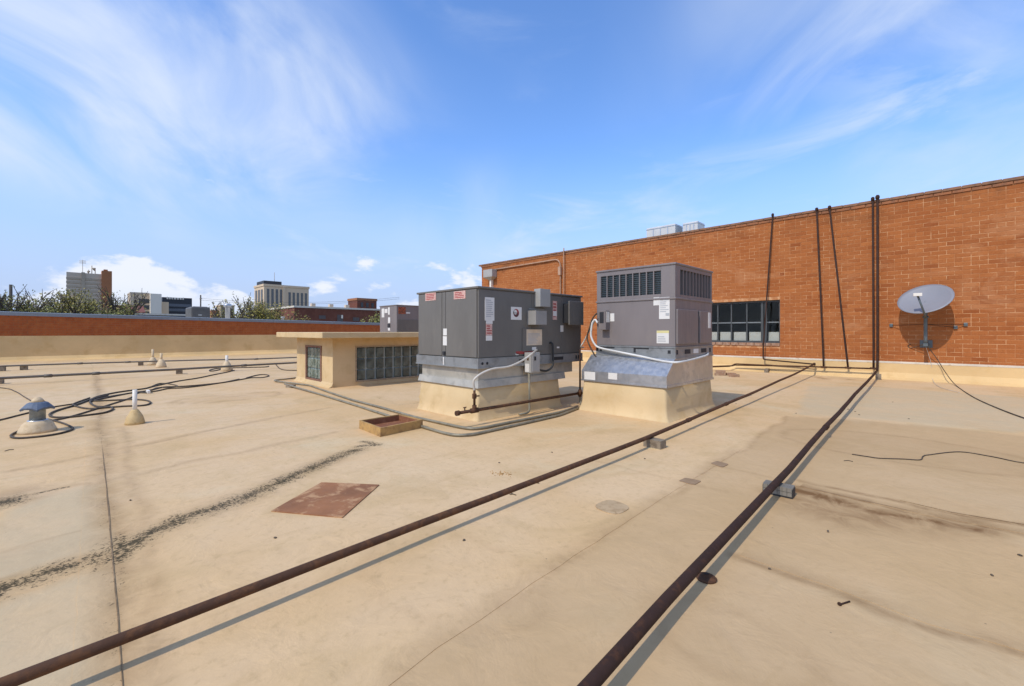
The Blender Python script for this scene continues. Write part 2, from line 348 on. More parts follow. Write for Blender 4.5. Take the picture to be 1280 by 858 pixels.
    def mesh(s, name, m):
        me = bpy.data.meshes.new(name); me.from_pydata(s.v, [], s.f); me.update()
        me.polygons.foreach_set('use_smooth', s.sm)
        me.materials.append(m)
        if m in (M_BRICK,):
            a = me.attributes.new('tone', 'FLOAT', 'POINT'); a.data.foreach_set('value', s.tone)
        return me
    def build(s, name, m, parent=None, base=None):
        if parent is None:
            arr = np.array(s.v); lo, hi = arr.min(0), arr.max(0)
            base = Vector(((lo[0]+hi[0])/2, (lo[1]+hi[1])/2, lo[2])) if base is None else Vector(base)
            s.v = [tuple(Vector(v)-base) for v in s.v]
            o = bpy.data.objects.new(name, s.mesh(name, m)); o.location = base
        else:
            o = bpy.data.objects.new(name, s.mesh(name, m)); o.parent = parent
            root = parent; off = Vector((0, 0, 0))
            while root is not None: off += root.location; root = root.parent
            o.matrix_parent_inverse = Matrix.Translation(-off) if parent.parent is None else Matrix.Identity(4)
        C.objects.link(o); return o
def tag(o, label=None, cat=None, group=None, kind=None):
    if label: o['label'] = label
    if cat: o['category'] = cat
    if group: o['group'] = group
    if kind: o['kind'] = kind
    return o
def thing(name, loc, label, cat, group=None):
    o = bpy.data.objects.new(name, None); C.objects.link(o); o.location = loc; o.empty_display_size = 0.2
    return tag(o, label, cat, group)
def rounded(pts, r, k=6):
    pts = [Vector(p) for p in pts]; out = [pts[0]]
    for i in range(1, len(pts)-1):
        a, b, c = pts[i-1], pts[i], pts[i+1]
        d1, d2 = (a-b), (c-b); q = min(r, d1.length*0.48, d2.length*0.48)
        p0 = b+d1.normalized()*q; p1 = b+d2.normalized()*q
        for j in range(k+1):
            t = j/k; out.append(p0*(1-t)**2+b*2*t*(1-t)+p1*t*t)
    out.append(pts[-1]); return out
def spline(pts, k=6):
    pts = [Vector(p) for p in pts]; out = []
    for i in range(len(pts)-1):
        p0 = pts[max(0, i-1)]; p1 = pts[i]; p2 = pts[i+1]; p3 = pts[min(len(pts)-1, i+2)]
        for j in range(k):
            t = j/k
            out.append(0.5*((2*p1)+(p2-p0)*t+(2*p0-5*p1+4*p2-p3)*t*t+(3*p1-p0-3*p2+p3)*t**3))
    out.append(pts[-1]); return out
def uneven(pts, a, seed):
    r = random.Random(seed); n = len(pts); ph = [r.uniform(0, 6.28) for _ in range(4)]
    return [p+Vector((0, a*(math.sin(i*0.9+ph[0])+0.6*math.sin(i*2.3+ph[1])), 0.6*a*math.sin(i*1.1+ph[2])))*(0 if i in (0, n-1) else 1) for i, p in enumerate(pts)]
def subdiv(pts, d):
    out = []
    for a, b in zip(pts[:-1], pts[1:]):
        a, b = Vector(a), Vector(b); n = max(1, int((b-a).length/d))
        out += [a.lerp(b, i/n) for i in range(n)]
    out.append(Vector(pts[-1])); return out

# ================================================================== SETTING
XW = 12.90            # brick face of the higher building
YP = 23.6             # inner face of the far parapet
WALL_END, WALL_TOP, WALL_START = 14.8, 4.04, -7.0

# ---- roof deck with wear masks
def seg_dist(P, pl):
    d = np.full(len(P), 1e9)
    for a, b in zip(pl[:-1], pl[1:]):
        a = np.array(a[:2]); b = np.array(b[:2]); ab = b-a
        t = np.clip(((P-a)@ab)/max(1e-9, ab@ab), 0, 1)
        d = np.minimum(d, np.linalg.norm(P-(a+t[:, None]*ab), axis=1))
    return d
def inpoly(P, poly):
    x, y = P[:, 0], P[:, 1]; c = np.zeros(len(P), bool); n = len(poly)
    for i in range(n):
        x1, y1 = poly[i][:2]; x2, y2 = poly[(i+1) % n][:2]
        if y1 == y2: continue
        c ^= ((y1 > y) != (y2 > y)) & (x < (x2-x1)*(y-y1)/(y2-y1)+x1)
    return c
def GP(*px): return [tuple(G(x, y)) for x, y in px]
def axis(a0, f0, f1, a1, fine, coarse):
    return np.unique(np.round(np.concatenate([np.arange(a0, f0, coarse), np.arange(f0, f1, fine), np.arange(f1, a1, 0.12), [a1]]), 4))
gx = axis(-8.0, -0.5, 6.0, XW+0.2, 0.021, 0.5); gy = axis(-7.0, -0.8, 6.2, YP+0.2, 0.021, 0.5)
XX, YY = np.meshgrid(gx, gy); GRID = np.stack([XX.ravel(), YY.ravel()], 1); nx, ny = len(gx), len(gy)
def sm(d, w): return np.clip(1-d/w, 0, 1)**1.0
def wob(P, s, amp, seed):
    r = np.random.RandomState(seed); o = np.zeros(len(P))
    for k in range(5):
        f = s*(1.7**k); a = r.uniform(0, 6.28); o += np.sin(P[:, 0]*f*math.cos(a)+P[:, 1]*f*math.sin(a)+r.uniform(0, 6.28))/(1.5**k)
    return o*amp/2
AL = GP((-60, 765), (0, 738), (60, 716), (140, 692), (175, 672), (230, 650), (330, 612), (380, 588), (425, 571), (445, 564))
SEAM1 = GP((114, 452), (121, 495), (126, 545), (128, 562), (133, 610), (140, 690), (147, 770), (153, 858), (156, 930))
ZONE = GP((440, 900), (480, 858), (545, 812), (620, 760), (700, 707), (770, 660), (830, 622), (870, 598), (930, 560), (985, 521), (1060, 524), (1150, 531), (1280, 545), (1500, 575)) + [(4.0, -7), (-2, -7), (-2, 0)]
SEAM_P = GP((-300, 900), (0, 752), (60, 730), (138, 702), (147, 770), (156, 930))
BAND_P = GP((992, 519), (1060, 522), (1150, 529), (1280, 543), (1330, 520), (1280, 497), (1100, 484), (1010, 482))
LEFT_P = GP((0, 640), (60, 618), (128, 600), (138, 685), (60, 708), (-40, 740))
def masks(P2):
    Pw = P2+np.stack([wob(P2, 5, 0.04, 1), wob(P2, 5, 0.04, 2)], 1)
    algae = np.zeros(len(P2)); tan = np.zeros(len(P2)); brown = np.zeros(len(P2))
    algae = np.maximum(algae, 1.0*sm(seg_dist(Pw, AL), 0.155))
    algae = np.maximum(algae, 1.0*sm(seg_dist(Pw, GP((447, 559), (470, 557), (456, 553))), 0.10))
    algae = np.maximum(algae, 1.0*sm(seg_dist(Pw, GP((143, 676), (147, 705))), 0.08))
    algae = np.maximum(algae, 0.9*sm(seg_dist(P2, GP((0, 626), (40, 618), (84, 609))), 0.035))
    algae = np.maximum(algae, 1.15*sm(seg_dist(Pw, GP((-30, 636), (8, 627))), 0.2))
    algae = np.maximum(algae, 0.42*sm(seg_dist(Pw, GP((545, 500), (520, 504), (500, 506))), 0.10))
    algae = np.maximum(algae, 0.40*sm(seg_dist(Pw, GP((470, 497), (500, 508))), 0.05))
    algae = np.maximum(algae, 0.34*sm(seg_dist(Pw, GP((530, 582), (560, 590))), 0.05))
    algae = np.maximum(algae, 0.30*sm(seg_dist(Pw, GP((152, 540), (162, 572))), 0.05))
    algae = np.maximum(algae, 0.42*sm(seg_dist(Pw, SEAM1), 0.05))
    edge = seg_dist(Pw, ZONE[:14]); ins = inpoly(Pw, ZONE)
    tan = np.where(ins, np.clip(0.45+edge/0.10, 0, 1), np.clip(0.25-edge/0.25, 0, 1)*0.8)
    tan = tan*(0.86+wob(P2, 1.4, 0.22, 6))
    brown = np.maximum(brown, 1.0*sm(seg_dist(Pw, GP((990, 613), (1030, 624), (1062, 632))), 0.17)**1.2)
    brown = np.maximum(brown, 0.75*sm(seg_dist(Pw, GP((1050, 632), (1100, 642), (1150, 650), (1215, 660))), 0.15)**1.2)
    brown = np.maximum(brown, 0.45*sm(seg_dist(Pw, GP((1000, 630), (1060, 648), (1170, 655))), 0.30)**1.2)
    brown = np.maximum(brown, 0.55*sm(seg_dist(Pw, GP((1005, 602), (1125, 626), (1190, 641), (1290, 657))), 0.045))
    brown = np.maximum(brown, 0.60*sm(seg_dist(Pw, GP((1000, 609), (1150, 643), (1290, 669))), 0.045))
    brown = np.maximum(brown, 0.42*sm(seg_dist(Pw, GP((925, 695), (1040, 735), (1160, 780), (1290, 815))), 0.05))
    brown = np.maximum(brown, 0.24*sm(seg_dist(Pw, GP((0, 592), (60, 581), (125, 567), (200, 550), (280, 535), (380, 515), (410, 510))), 0.07))
    brown = np.maximum(brown, 0.32*sm(seg_dist(Pw, GP((176, 557), (250, 541), (330, 526))), 0.05))
    brown = np.maximum(brown, 0.20*sm(seg_dist(Pw, GP((60, 612), (150, 597), (280, 570), (420, 540))), 0.08))
    brown = np.maximum(brown, 0.22*sm(seg_dist(Pw, GP((272, 497), (306, 495))), 0.16))
    brown = np.maximum(brown, 0.38*sm(seg_dist(Pw, GP((-30, 630), (14, 622))), 0.30))
    brown = np.maximum(brown, 0.33*sm(seg_dist(Pw, AL), 0.22)**1.4)
    brown = np.maximum(brown, 0.36*sm(seg_dist(Pw, GP((120, 470), (130, 590), (143, 700), (156, 858))), 0.12)**1.3)
    brown = np.maximum(brown, 0.22*sm(seg_dist(Pw, GP((150, 535), (172, 640), (190, 760), (205, 900))), 0.07))
    brown = np.maximum(brown, 0.26*sm(seg_dist(Pw, ZONE[1:10]), 0.05))
    brown = np.maximum(brown, 0.5*sm(seg_dist(Pw, GP((1024, 472), (1032, 474))), 0.16))
    brown = np.maximum(brown, 0.35*sm(seg_dist(Pw, GP((1060, 474), (1064, 475))), 0.13))
    brown = np.maximum(brown, 0.16*sm(seg_dist(Pw, GP((730, 572), (850, 600), (905, 613))), 0.03))
    brown = np.maximum(brown, 0.16*sm(seg_dist(Pw, GP((900, 583), (965, 598))), 0.03))
    for (cx, cy), ra, rb, wd, am in (((288, 497), 0.75, 0.42, 0.05, 0.22), ((560, 715), 0.32, 0.5, 0.05, 0.08), ((905, 800), 0.16, 0.28, 0.05, 0.10), ((1120, 560), 0.6, 0.9, 0.05, 0.16), ((60, 690), 0.3, 0.22, 0.03, 0.2)):
        c_ = G(cx, cy); d_ = np.sqrt(((Pw[:, 0]-c_.x)/ra)**2+((Pw[:, 1]-c_.y)/rb)**2)      # tide marks of dried puddles
        brown = np.maximum(brown, am*sm(np.abs(d_-1)*min(ra, rb), wd)+np.where(d_ < 1, am*0.35, 0))
    cool = np.zeros(len(P2))
    for poly in (SEAM_P, BAND_P, LEFT_P):
        e_ = seg_dist(Pw, poly+poly[:1]); cool = np.maximum(cool, np.where(inpoly(Pw, poly), np.clip(0.35+e_/0.12, 0, 1), 0))
    return algae, np.clip(tan, 0, 1), brown, cool
algae, tan, brown, cool = masks(GRID); P2 = GRID
def wear(me_):
    n_ = len(me_.vertices); co = np.empty(n_*3); me_.vertices.foreach_get('co', co)
    for nm, v in zip(('algae', 'tan', 'brown', 'cool'), masks(co.reshape(-1, 3)[:, :2])):
        a = me_.attributes.new(nm, 'FLOAT', 'POINT'); a.data.foreach_set('value', v.astype(np.float32))
me = bpy.data.meshes.new('roof')
me.vertices.add(nx*ny); me.vertices.foreach_set('co', np.column_stack([P2, np.zeros(len(P2))]).ravel())
i0 = (np.arange(ny-1)[:, None]*nx+np.arange(nx-1)[None]).ravel()
quads = np.stack([i0, i0+1, i0+1+nx, i0+nx], 1).astype(np.int32)
me.loops.add(quads.size); me.loops.foreach_set('vertex_index', quads.ravel())
me.polygons.add(len(quads)); me.polygons.foreach_set('loop_start', np.arange(len(quads))*4); me.polygons.foreach_set('loop_total', np.full(len(quads), 4))
me.update(); me.validate()
for nm, v in (('algae', algae), ('tan', np.clip(tan, 0, 1)), ('brown', brown), ('cool', cool)):
    a = me.attributes.new(nm, 'FLOAT', 'POINT'); a.data.foreach_set('value', v.astype(np.float32))
me.materials.append(M_ROOF)
roof = bpy.data.objects.new('roof', me); C.objects.link(roof)
tag(roof, 'flat cream coated roof with seams and dark stains', 'roof', kind='structure')

def ribbon(name, pl, width, z0, z1, m, seed=1, wv=0.2, step=0.06, taper=True):
    """thin sheet of uneven width laid along a line on the roof"""
    r = random.Random(seed); pts = subdiv(pl, step); n = len(pts); A = []; B = []
    for i, p in enumerate(pts):
        a = pts[max(0, i-1)]; b = pts[min(n-1, i+1)]; t = (b-a); t.z = 0; t.normalize(); q = Vector((-t.y, t.x, 0))
        w_ = width/2*(1+r.uniform(-wv, wv))*(min(1, 0.15+4*min(i, n-1-i)/n) if taper else 1)
        j = r.uniform(-wv, wv)*width*0.5
        A.append(p+q*(w_+j)); B.append(p-q*(w_-j))
    mb = MB(); vs = [(v.x, v.y, z1) for v in A]+[(v.x, v.y, z1) for v in B]+[(v.x, v.y, z0) for v in A]+[(v.x, v.y, z0) for v in B]
    fs = []
    for i in range(n-1):
        fs += [(n+i, n+i+1, i+1, i), (i, i+1, 2*n+i+1, 2*n+i), (n+i+1, n+i, 3*n+i, 3*n+i+1)]
    mb.add(vs, fs); o = mb.build(name, m, roof)
    if m is M_ROOF: wear(o.data)
    return o
M_CRACK = mat('crack_dirt', (0.19, 0.120, 0.058), 0.95, col2=(0.36, 0.24, 0.125), scale=4, thr=(0.45, 0.7))
# lapped seams: a strip of coating a few millimetres proud, and the dirty joint along it
def off(pl, d):
    pl = [Vector(p) for p in pl]; t = (pl[-1]-pl[0]); t.z = 0; t.normalize(); return [p+Vector((-t.y, t.x, 0))*d for p in pl]
for pl, wd, seed in ((SEAM1[2:], 0.11, 1), (GP((1000, 609), (1150, 643), (1300, 671)), 0.10, 2), (GP((925, 695), (1040, 735), (1160, 780), (1320, 826)), 0.10, 3),
                     (GP((450, 885), (545, 812), (700, 707), (830, 622), (930, 560)), 0.12, 4)):
    ribbon('seam_lap', off(pl, -wd/2 if seed in (1,) else wd/2), wd, -0.002, 0.0018, M_ROOF, seed, 0.05, 0.10, False)
ribbon('seam_crack', SEAM1[3:], 0.0050, 0.0, 0.0032, M_CRACK, 11, 0.35, 0.21)
ribbon('seam_crack', GP((1000, 608), (1060, 622), (1150, 642)), 0.009, 0.0, 0.0032, M_CRACK, 12, 0.4, 0.13)
ribbon('seam_crack', GP((1125, 626), (1190, 641), (1280, 656)), 0.007, 0.0, 0.0032, M_CRACK, 13, 0.4, 0.13)

# patches
def patch(corners, m, z=0.005, name='patch', r=0.35):
    c = [G(*p) for p in corners]; out = []
    n = len(c)
    for i in range(n):
        a, b, d = c[i-1], c[i], c[(i+1) % n]
        p0 = b.lerp(a, r*0.5); p1 = b.lerp(d, r*0.5)
        for j in range(5):
            t = j/4; out.append(p0*(1-t)**2+b*2*t*(1-t)+p1*t*t)
    return MB().prism(out, -0.001, z).build(name, m, roof)
patch([(848, 602), (857, 598), (877, 602), (868, 607)], M_PATCH)
patch([(888, 580), (896, 577), (911, 581), (903, 585)], M_PATCH)
patch([(739, 634), (762, 624), (791, 635), (770, 646)], M_PATCHL, r=0.8)
# orange flakes
bits = MB(); br = random.Random(5); cc = G(626, 593)
for i in range(44):
    a = br.uniform(0, 6.28); d = abs(br.gauss(0, 0.055)); s_ = br.uniform(0.003, 0.009)
    bits.obox((cc.x+d*math.cos(a)*1.2, cc.y+d*math.sin(a), 0.0), s_, s_*0.8, 0.004, br.uniform(0, 3))
tag(bits.build('rust_flakes', mat('rust_flake', (0.42, 0.22, 0.06), 0.8, var=0.4, scale=60)), 'small scatter of orange rust flakes on the cream roof', 'debris', kind='stuff')

# ---- street level ground far below
gm = mat('town_ground', (0.17, 0.155, 0.13), 0.9, col2=(0.10, 0.11, 0.06), scale=0.02, thr=(0.45, 0.6))
g = MB().add([(-3000, -3000, -6), (3000, -3000, -6), (3000, 3000, -6), (-3000, 3000, -6)], [(0, 1, 2, 3)]).build('ground', gm, None, (0, 0, -6))
tag(g, 'town ground at street level below the roofs', 'ground', kind='structure')
# building carcass below the roof
tag(MB().box((-8.3, -7.3, -6), (XW-0.05, YP+0.35, -0.05)).build('roof_base', M_FLASH), 'solid base under the flat roof', 'roof', kind='structure')

ext = MB().box((XW-0.1, 14.85, -6), (19.3, YP+0.3, -0.004)).build('roof_extension', M_ROOF)
tag(ext, 'cream roof running on behind the brick building corner', 'roof', kind='structure')
# ---- bricks
BL, BH, MJ = 0.236, 0.089, 0.0090
def brick_geo(mb, X, y0, y1, z0, z1, tone, prot=0.004):
    c = 0.003; xb = X+0.004; xf = X-prot
    vs = [(xb,y0,z0),(xb,y1,z0),(xb,y1,z1),(xb,y0,z1),
          (xf+c,y0,z0),(xf+c,y1,z0),(xf+c,y1,z1),(xf+c,y0,z1),
          (xf,y0+c,z0+c),(xf,y1-c,z0+c),(xf,y1-c,z1-c),(xf,y0+c,z1-c)]
    fs = [(8,11,10,9)]
    for i in range(4):
        j = (i+1) % 4; fs += [(i, j, 4+j, 4+i), (4+i, 4+j, 8+j, 8+i)]
    mb.add(vs, fs, tone=tone)
WIN_Y0 = WX(975, 400, XW).y; WIN_Y1 = 7.05
WIN_Z0, WIN_Z1 = 0.70, 1.88
bld = thing('brick_building', (20, 4, -6), 'tall orange brick building wall with steel window and brick coping', 'building')
core = MB()
core.box((XW, WALL_START, -6), (XW+0.3, WIN_Y0, 3.905)); core.box((XW, WIN_Y1, -6), (XW+0.3, WALL_END, 3.905))
core.box((XW, WIN_Y0, -6), (XW+0.3, WIN_Y1, WIN_Z0)); core.box((XW, WIN_Y0, WIN_Z1), (XW+0.3, WIN_Y1, 3.905))
core.build('wall', M_MORTAR, bld)
back = MB(); back.box((XW+0.3, WALL_START, -6), (26, WIN_Y0-0.6, 3.5)); back.box((XW+0.3, WIN_Y1+0.6, -6), (26, WALL_END, 3.5))
back.box((XW+0.3, WIN_Y0-0.6, 2.6), (26, WIN_Y1+0.6, 3.5)); back.box((XW+0.3, WIN_Y0-0.6, -6), (26, WIN_Y1+0.6, 0.2)); back.box((XW+5, WIN_Y0-0.6, 0.2), (26, WIN_Y1+0.6, 2.6))
back.build('interior', mat('interior_plaster', (0.3, 0.3, 0.27), 0.9), bld)
Z0B = 0.36; rows = int(round((3.905-Z0B)/BH)); BHH = (3.905-Z0B)/rows
cand = []; br = random.Random(21)
for r_ in range(rows):
    z0 = Z0B+r_*BHH; y = WALL_START-(BL/2 if r_ % 2 else 0)
    header = (r_ % 7 == 3)
    while y < WALL_END:
        ln = BL/2 if header else BL
        a, b_ = max(y, WALL_START), min(y+ln, WALL_END); y += ln
        segs = [(a, b_)]
        if z0+BHH > WIN_Z0+0.01 and z0 < WIN_Z1-0.01:
            segs = []
            if a < WIN_Y0: segs.append((a, min(b_, WIN_Y0)))
            if b_ > WIN_Y1: segs.append((max(a, WIN_Y1), b_))
        for (a2, b2) in segs:
            if b2-a2 > 0.03: cand.append((a2, b2, z0, min(1, max(0, br.gauss(0.55, 0.12)-(0.3 if br.random() < 0.07 else 0)))))
def vis_area(c):
    Y = (c[0]+c[1])/2
    if c[0] < -0.93: return 0
    return 1/(XW+Y)**3
cand.sort(key=vis_area, reverse=True)
full = [c for c in cand if abs(c[1]-c[0]-BL) < 1e-6][:300]; fs_ = set(id(c) for c in full)
rest = MB()
for c in cand:
    if id(c) in fs_: continue
    j = br.uniform(-0.002, 0.002)
    brick_geo(rest, XW, c[0]+MJ/2, c[1]-MJ/2, c[2]+MJ/2, c[2]+BHH-MJ/2, c[3], 0.004+j*0.5)
ro = rest.build('brickwork', M_BRICK, bld); ro['kind'] = 'stuff'
protos = []
for k in range(12):
    mb = MB(); brick_geo(mb, 0, -(BL-MJ)/2, (BL-MJ)/2, -(BHH-MJ)/2, (BHH-MJ)/2, 0.08+0.075*k, 0.004+rnd.uniform(-0.001, 0.001)); protos.append(mb.mesh('brick', M_BRICK))
for c in full:
    o = bpy.data.objects.new('brick', protos[min(11, max(0, int((c[3]-0.08)/0.075)))]); o.parent = bld
    o.matrix_parent_inverse = Matrix.Translation(-bld.location); o.location = (XW, (c[0]+c[1])/2, c[2]+BHH/2); C.objects.link(o)
# coping: a projecting stretcher course and a capping course of bricks on top
cp = [MB().bbox((-0.022, 0.003, 0.0), (0.33, 0.277, 0.064), 0.006, 1).mesh('coping_brick', M_COPING), MB().bbox((-0.040, 0.003, 0.0), (0.36, 0.277, 0.062), 0.008, 1).mesh('coping_brick', M_COPTOP)]
for row, zz in ((0, 3.908), (1, 3.976)):
    y = WALL_START+0.14*row
    while y < WALL_END-0.01:
        o = bpy.data.objects.new('coping_brick', cp[row]); o.parent = bld; o.matrix_parent_inverse = Matrix.Translation(-bld.location)
        o.location = (XW+rnd.uniform(-0.004, 0.004), y, zz+rnd.uniform(-0.002, 0.003)); o.rotation_euler = (rnd.uniform(-0.004, 0.004), 0, rnd.uniform(-0.006, 0.006)); C.objects.link(o); y += 0.28
MB().box((XW+0.01, WALL_START+0.01, 3.89), (XW+0.3, WALL_END-0.02, 4.025)).build('coping_mortar', M_MORTAR, bld)
# steel window: panes set from the photograph's glazing bars
win = MB(); XG = XW+0.10
bars = [WX(975, 400, XG).y, WX(957.5, 400, XG).y, WX(953, 400, XG).y, WX(933.8, 400, XG).y, WX(914.6, 400, XG).y, WX(897.6, 400, XG).y]
bars = [WIN_Y0]+bars[1:]
pit = bars[-1]-bars[-2]
while bars[-1]+pit < WIN_Y1-0.1: bars.append(bars[-1]+pit)
bars.append(WIN_Y1)
zb, zt, zm = WIN_Z0+0.06, WIN_Z1, 1.30
wo_ = MB(); wo_.box((XG-0.03, WIN_Y0, zt-0.05), (XG+0.03, WIN_Y1, zt)); wo_.box((XG-0.03, WIN_Y0, zb), (XG+0.03, WIN_Y1, zb+0.05))
wfo = wo_.build('window', M_FRAME, bld)
for i, y in enumerate(bars):
    wd = 0.030 if i in (1, 2) else 0.018
    if i == 0: a, b_ = y, y+0.04
    elif i == len(bars)-1: a, b_ = y-0.04, y
    else: a, b_ = y-wd, y+wd
    MB().box((XG-0.022, a, zb+0.05), (XG+0.022, b_, zt-0.05)).build('glazing_bar', M_FRAME, wfo)
for i in range(len(bars)-1):
    y0, y1 = bars[i]+0.03, bars[i+1]-0.03
    if y1-y0 < 0.1: continue
    MB().box((XG-0.018, y0-0.012, zm-0.016), (XG+0.018, y1+0.012, zm+0.016)).build('glazing_bar', mat('steel_sash_worn', (0.16, 0.175, 0.17), 0.5, scale=6), wfo)
    MB().box((XG+0.004, y0-0.005, zb+0.045), (XG+0.009, y1+0.005, zm-0.014)).build('pane', M_GLASS, wfo)
    MB().box((XG+0.004, y0-0.005, zm+0.014), (XG+0.009, y1+0.005, zt-0.045)).build('pane', M_GLASS, wfo)
    MB().box((XG+0.05, y0+0.01, zb+0.03), (XG+0.06, y1-0.01, 1.045)).build('board', mat('window_board', (0.60, 0.56, 0.51), 0.7, var=0.05), wfo)
y = WIN_Y0
while y < WIN_Y1-0.05:
    MB().bbox((XW-0.025, y+0.006, WIN_Z0-0.02), (XW+0.15, min(y+0.2, WIN_Y1)-0.006, WIN_Z0+0.058), 0.005, 1).build('sill_brick', M_SILL, bld); y += 0.2

# flashing at the foot of the brick wall
fl = MB().extr([(XW-0.012, 0.385), (XW-0.030, 0.15), (XW-0.09, 0.05), (XW-0.20, -0.004), (XW+0.02, -0.03), (XW+0.02, 0.385)], 'y', WALL_START, WALL_END)
fo = tag(fl.build('wall_flashing', M_FLASH), 'cream base flashing along the foot of the brick wall', 'flashing', kind='structure')
ts = MB().extr([(XW-0.019, 0.352), (XW-0.022, 0.388), (XW-0.006, 0.394), (XW+0.01, 0.352)], 'y', WALL_START, WALL_END); ts.build('termination_strip', M_TERM, fo)
# ---- far parapet (top falls gently to the right)
PX0, PX1 = -8.0, 19.0
def ptop(x): return 1.70-0.0140*(x+1.8)
pp = thing('parapet_wall', (5, YP+0.2, -0.02), 'low dark red brick parapet with grey metal coping, cream flashing below', 'wall')
hx = [(PX0, YP, -0.02), (PX1, YP, -0.02), (PX1, YP+0.32, -0.02), (PX0, YP+0.32, -0.02)]
MB().hexa(hx, [(PX0, YP, ptop(PX0)-0.05), (PX1, YP, ptop(PX1)-0.05), (PX1, YP+0.32, ptop(PX1)-0.05), (PX0, YP+0.32, ptop(PX0)-0.05)]).build('wall', M_PMORT, pp)
pb = MB(); br = random.Random(4); nrow = 8
for r_ in range(nrow):
    x = PX0-(0.11 if r_ % 2 else 0)
    while x < PX1-0.2:
        xa, xb = max(PX0, x)+0.006, x+0.225-0.006; x += 0.225
        lo, hi = 0.90, ptop((xa+xb)/2)-0.05; h_ = (hi-lo)/nrow; z0 = lo+r_*h_
        pb.box((xa, YP-0.008, z0+0.006), (xb, YP+0.004, z0+h_-0.006))
o = pb.build('brickwork', M_PBRICK, pp); o['kind'] = 'stuff'
MB().box((PX1, 14.85, -0.02), (PX1+0.3, YP+0.36, 1.40)).build('return_wall', M_PBRICK, pp)
x = PX0
while x < PX1-0.1:
    x2 = min(x+3.0, PX1); a, b_ = x+0.004, x2-0.004
    MB().hexa([(a, YP-0.04, ptop(a)-0.07), (b_, YP-0.04, ptop(b_)-0.07), (b_, YP+0.36, ptop(b_)-0.07), (a, YP+0.36, ptop(a)-0.07)],
              [(a, YP-0.04, ptop(a)+0.055), (b_, YP-0.04, ptop(b_)+0.055), (b_, YP+0.36, ptop(b_)+0.08), (a, YP+0.36, ptop(a)+0.08)]).build('coping_sheet', M_PCOP, pp); x = x2
o = MB().extr([(YP-0.014, 0.905), (YP-0.05, 0.16), (YP-0.14, 0.06), (YP-0.36, -0.004), (YP+0.02, -0.03), (YP+0.02, 0.90)], 'x', PX0, PX1).build('flashing', M_FLASH, pp)

# ================================================================== ROOFTOP UNITS
def fy(px, X): return WX(px, HOR, X).y
def fx(px, Y): return WY(px, HOR, Y).x
def plateX(name, X, x0, y0, x1, y1, m, parent, th=0.004, e=0.0):
    """flat piece on a face X = const, from its picture rectangle"""
    a, b = WX(x0, y0, X), WX(x1, y1, X); c = WX((x0+x1)/2, y0, X); d = WX((x0+x1)/2, y1, X)
    return MB().box((X-th, a.y, d.z), (X+0.001+e, b.y, c.z)).build(name, m, parent)
def plateY(name, Y, x0, y0, x1, y1, m, parent, th=0.004):
    a, b = WY(x0, y0, Y), WY(x1, y1, Y); c = WY((x0+x1)/2, y0, Y); d = WY((x0+x1)/2, y1, Y)
    return MB().box((a.x, Y-th, d.z), (b.x, Y+0.001, c.z)).build(name, m, parent)
def print_lines(o, axis_, n, m=M_PRINT, seed=0, top=0.92, bot=0.1):
    """grey lines of unreadable small print on a sticker"""
    bb = [Vector(v.co) for v in o.data.vertices]; lo = Vector((min(v.x for v in bb), min(v.y for v in bb), min(v.z for v in bb))); hi = Vector((max(v.x for v in bb), max(v.y for v in bb), max(v.z for v in bb)))
    r = random.Random(seed); mb = MB(); H = hi.z-lo.z
    for i in range(n):
        z = lo.z+H*(bot+(top-bot)*(i+0.5)/n); t = H*(top-bot)/n*0.22; s0, s1 = 0.1, r.uniform(0.6, 0.92)
        if axis_ == 'x': mb.box((lo.x-0.0012, hi.y-(hi.y-lo.y)*s0, z-t), (lo.x+0.001, hi.y-(hi.y-lo.y)*s1, z+t))
        else: mb.box((lo.x+(hi.x-lo.x)*s0, lo.y-0.0012, z-t), (lo.x+(hi.x-lo.x)*s1, lo.y+0.001, z+t))
    return mb.build('print', m, o)
def curb(name, label, x0, x1, y0, y1, zt, foot=0.035):
    mb = MB(); n = 5
    prof = [(-0.02-foot*(1-k/7)**2.2, -0.008+0.2*(k/7)**1.25) for k in range(7)]+[(-0.018, 0.21), (-0.004, zt-0.02), (0.012, zt)]
    vs = []; fs = []
    for (o_, z) in prof:      # o_ <0 spreads outward
        vs += [(x0+o_, y0+o_, z), (x1-o_, y0+o_, z), (x1-o_, y1-o_, z), (x0+o_, y1-o_, z)]
    for i in range(len(prof)-1):
        for k in range(4): fs.append((i*4+k, i*4+(k+1) % 4, (i+1)*4+(k+1) % 4, (i+1)*4+k))
    fs += [(3, 2, 1, 0), tuple((len(prof)-1)*4+k for k in range(4))]
    # rounded coating: bevel the whole curb
    bm = bmesh.new(); bv = [bm.verts.new(v) for v in vs]
    for f in fs: bm.faces.new([bv[i] for i in f])
    ed = [e for e in bm.edges if abs(e.verts[0].co.z-e.verts[1].co.z) > 0.001]
    bmesh.ops.bevel(bm, geom=ed, offset=0.03, segments=3, profile=0.5, affect='EDGES'); bm.verts.index_update()
    mb.add([v.co for v in bm.verts], [[v.index for v in f.verts] for f in bm.faces], True); bm.free()
    return tag(mb.build(name, M_CREAM), label, 'curb')

# ---------------- unit 1
AX0, AY0 = 3.366, 3.93; AX1, AY1 = 5.405, 5.204
curb('roof_curb', 'cream coated curb under the wide dark grey rooftop unit', 3.385, 4.88, AY0+0.02, 5.15, 0.42)
u1 = thing('rooftop_unit', (AX0+1, AY0+0.6, 0.39), 'wide low dark grey rooftop air unit with round logo sticker', 'air conditioner')
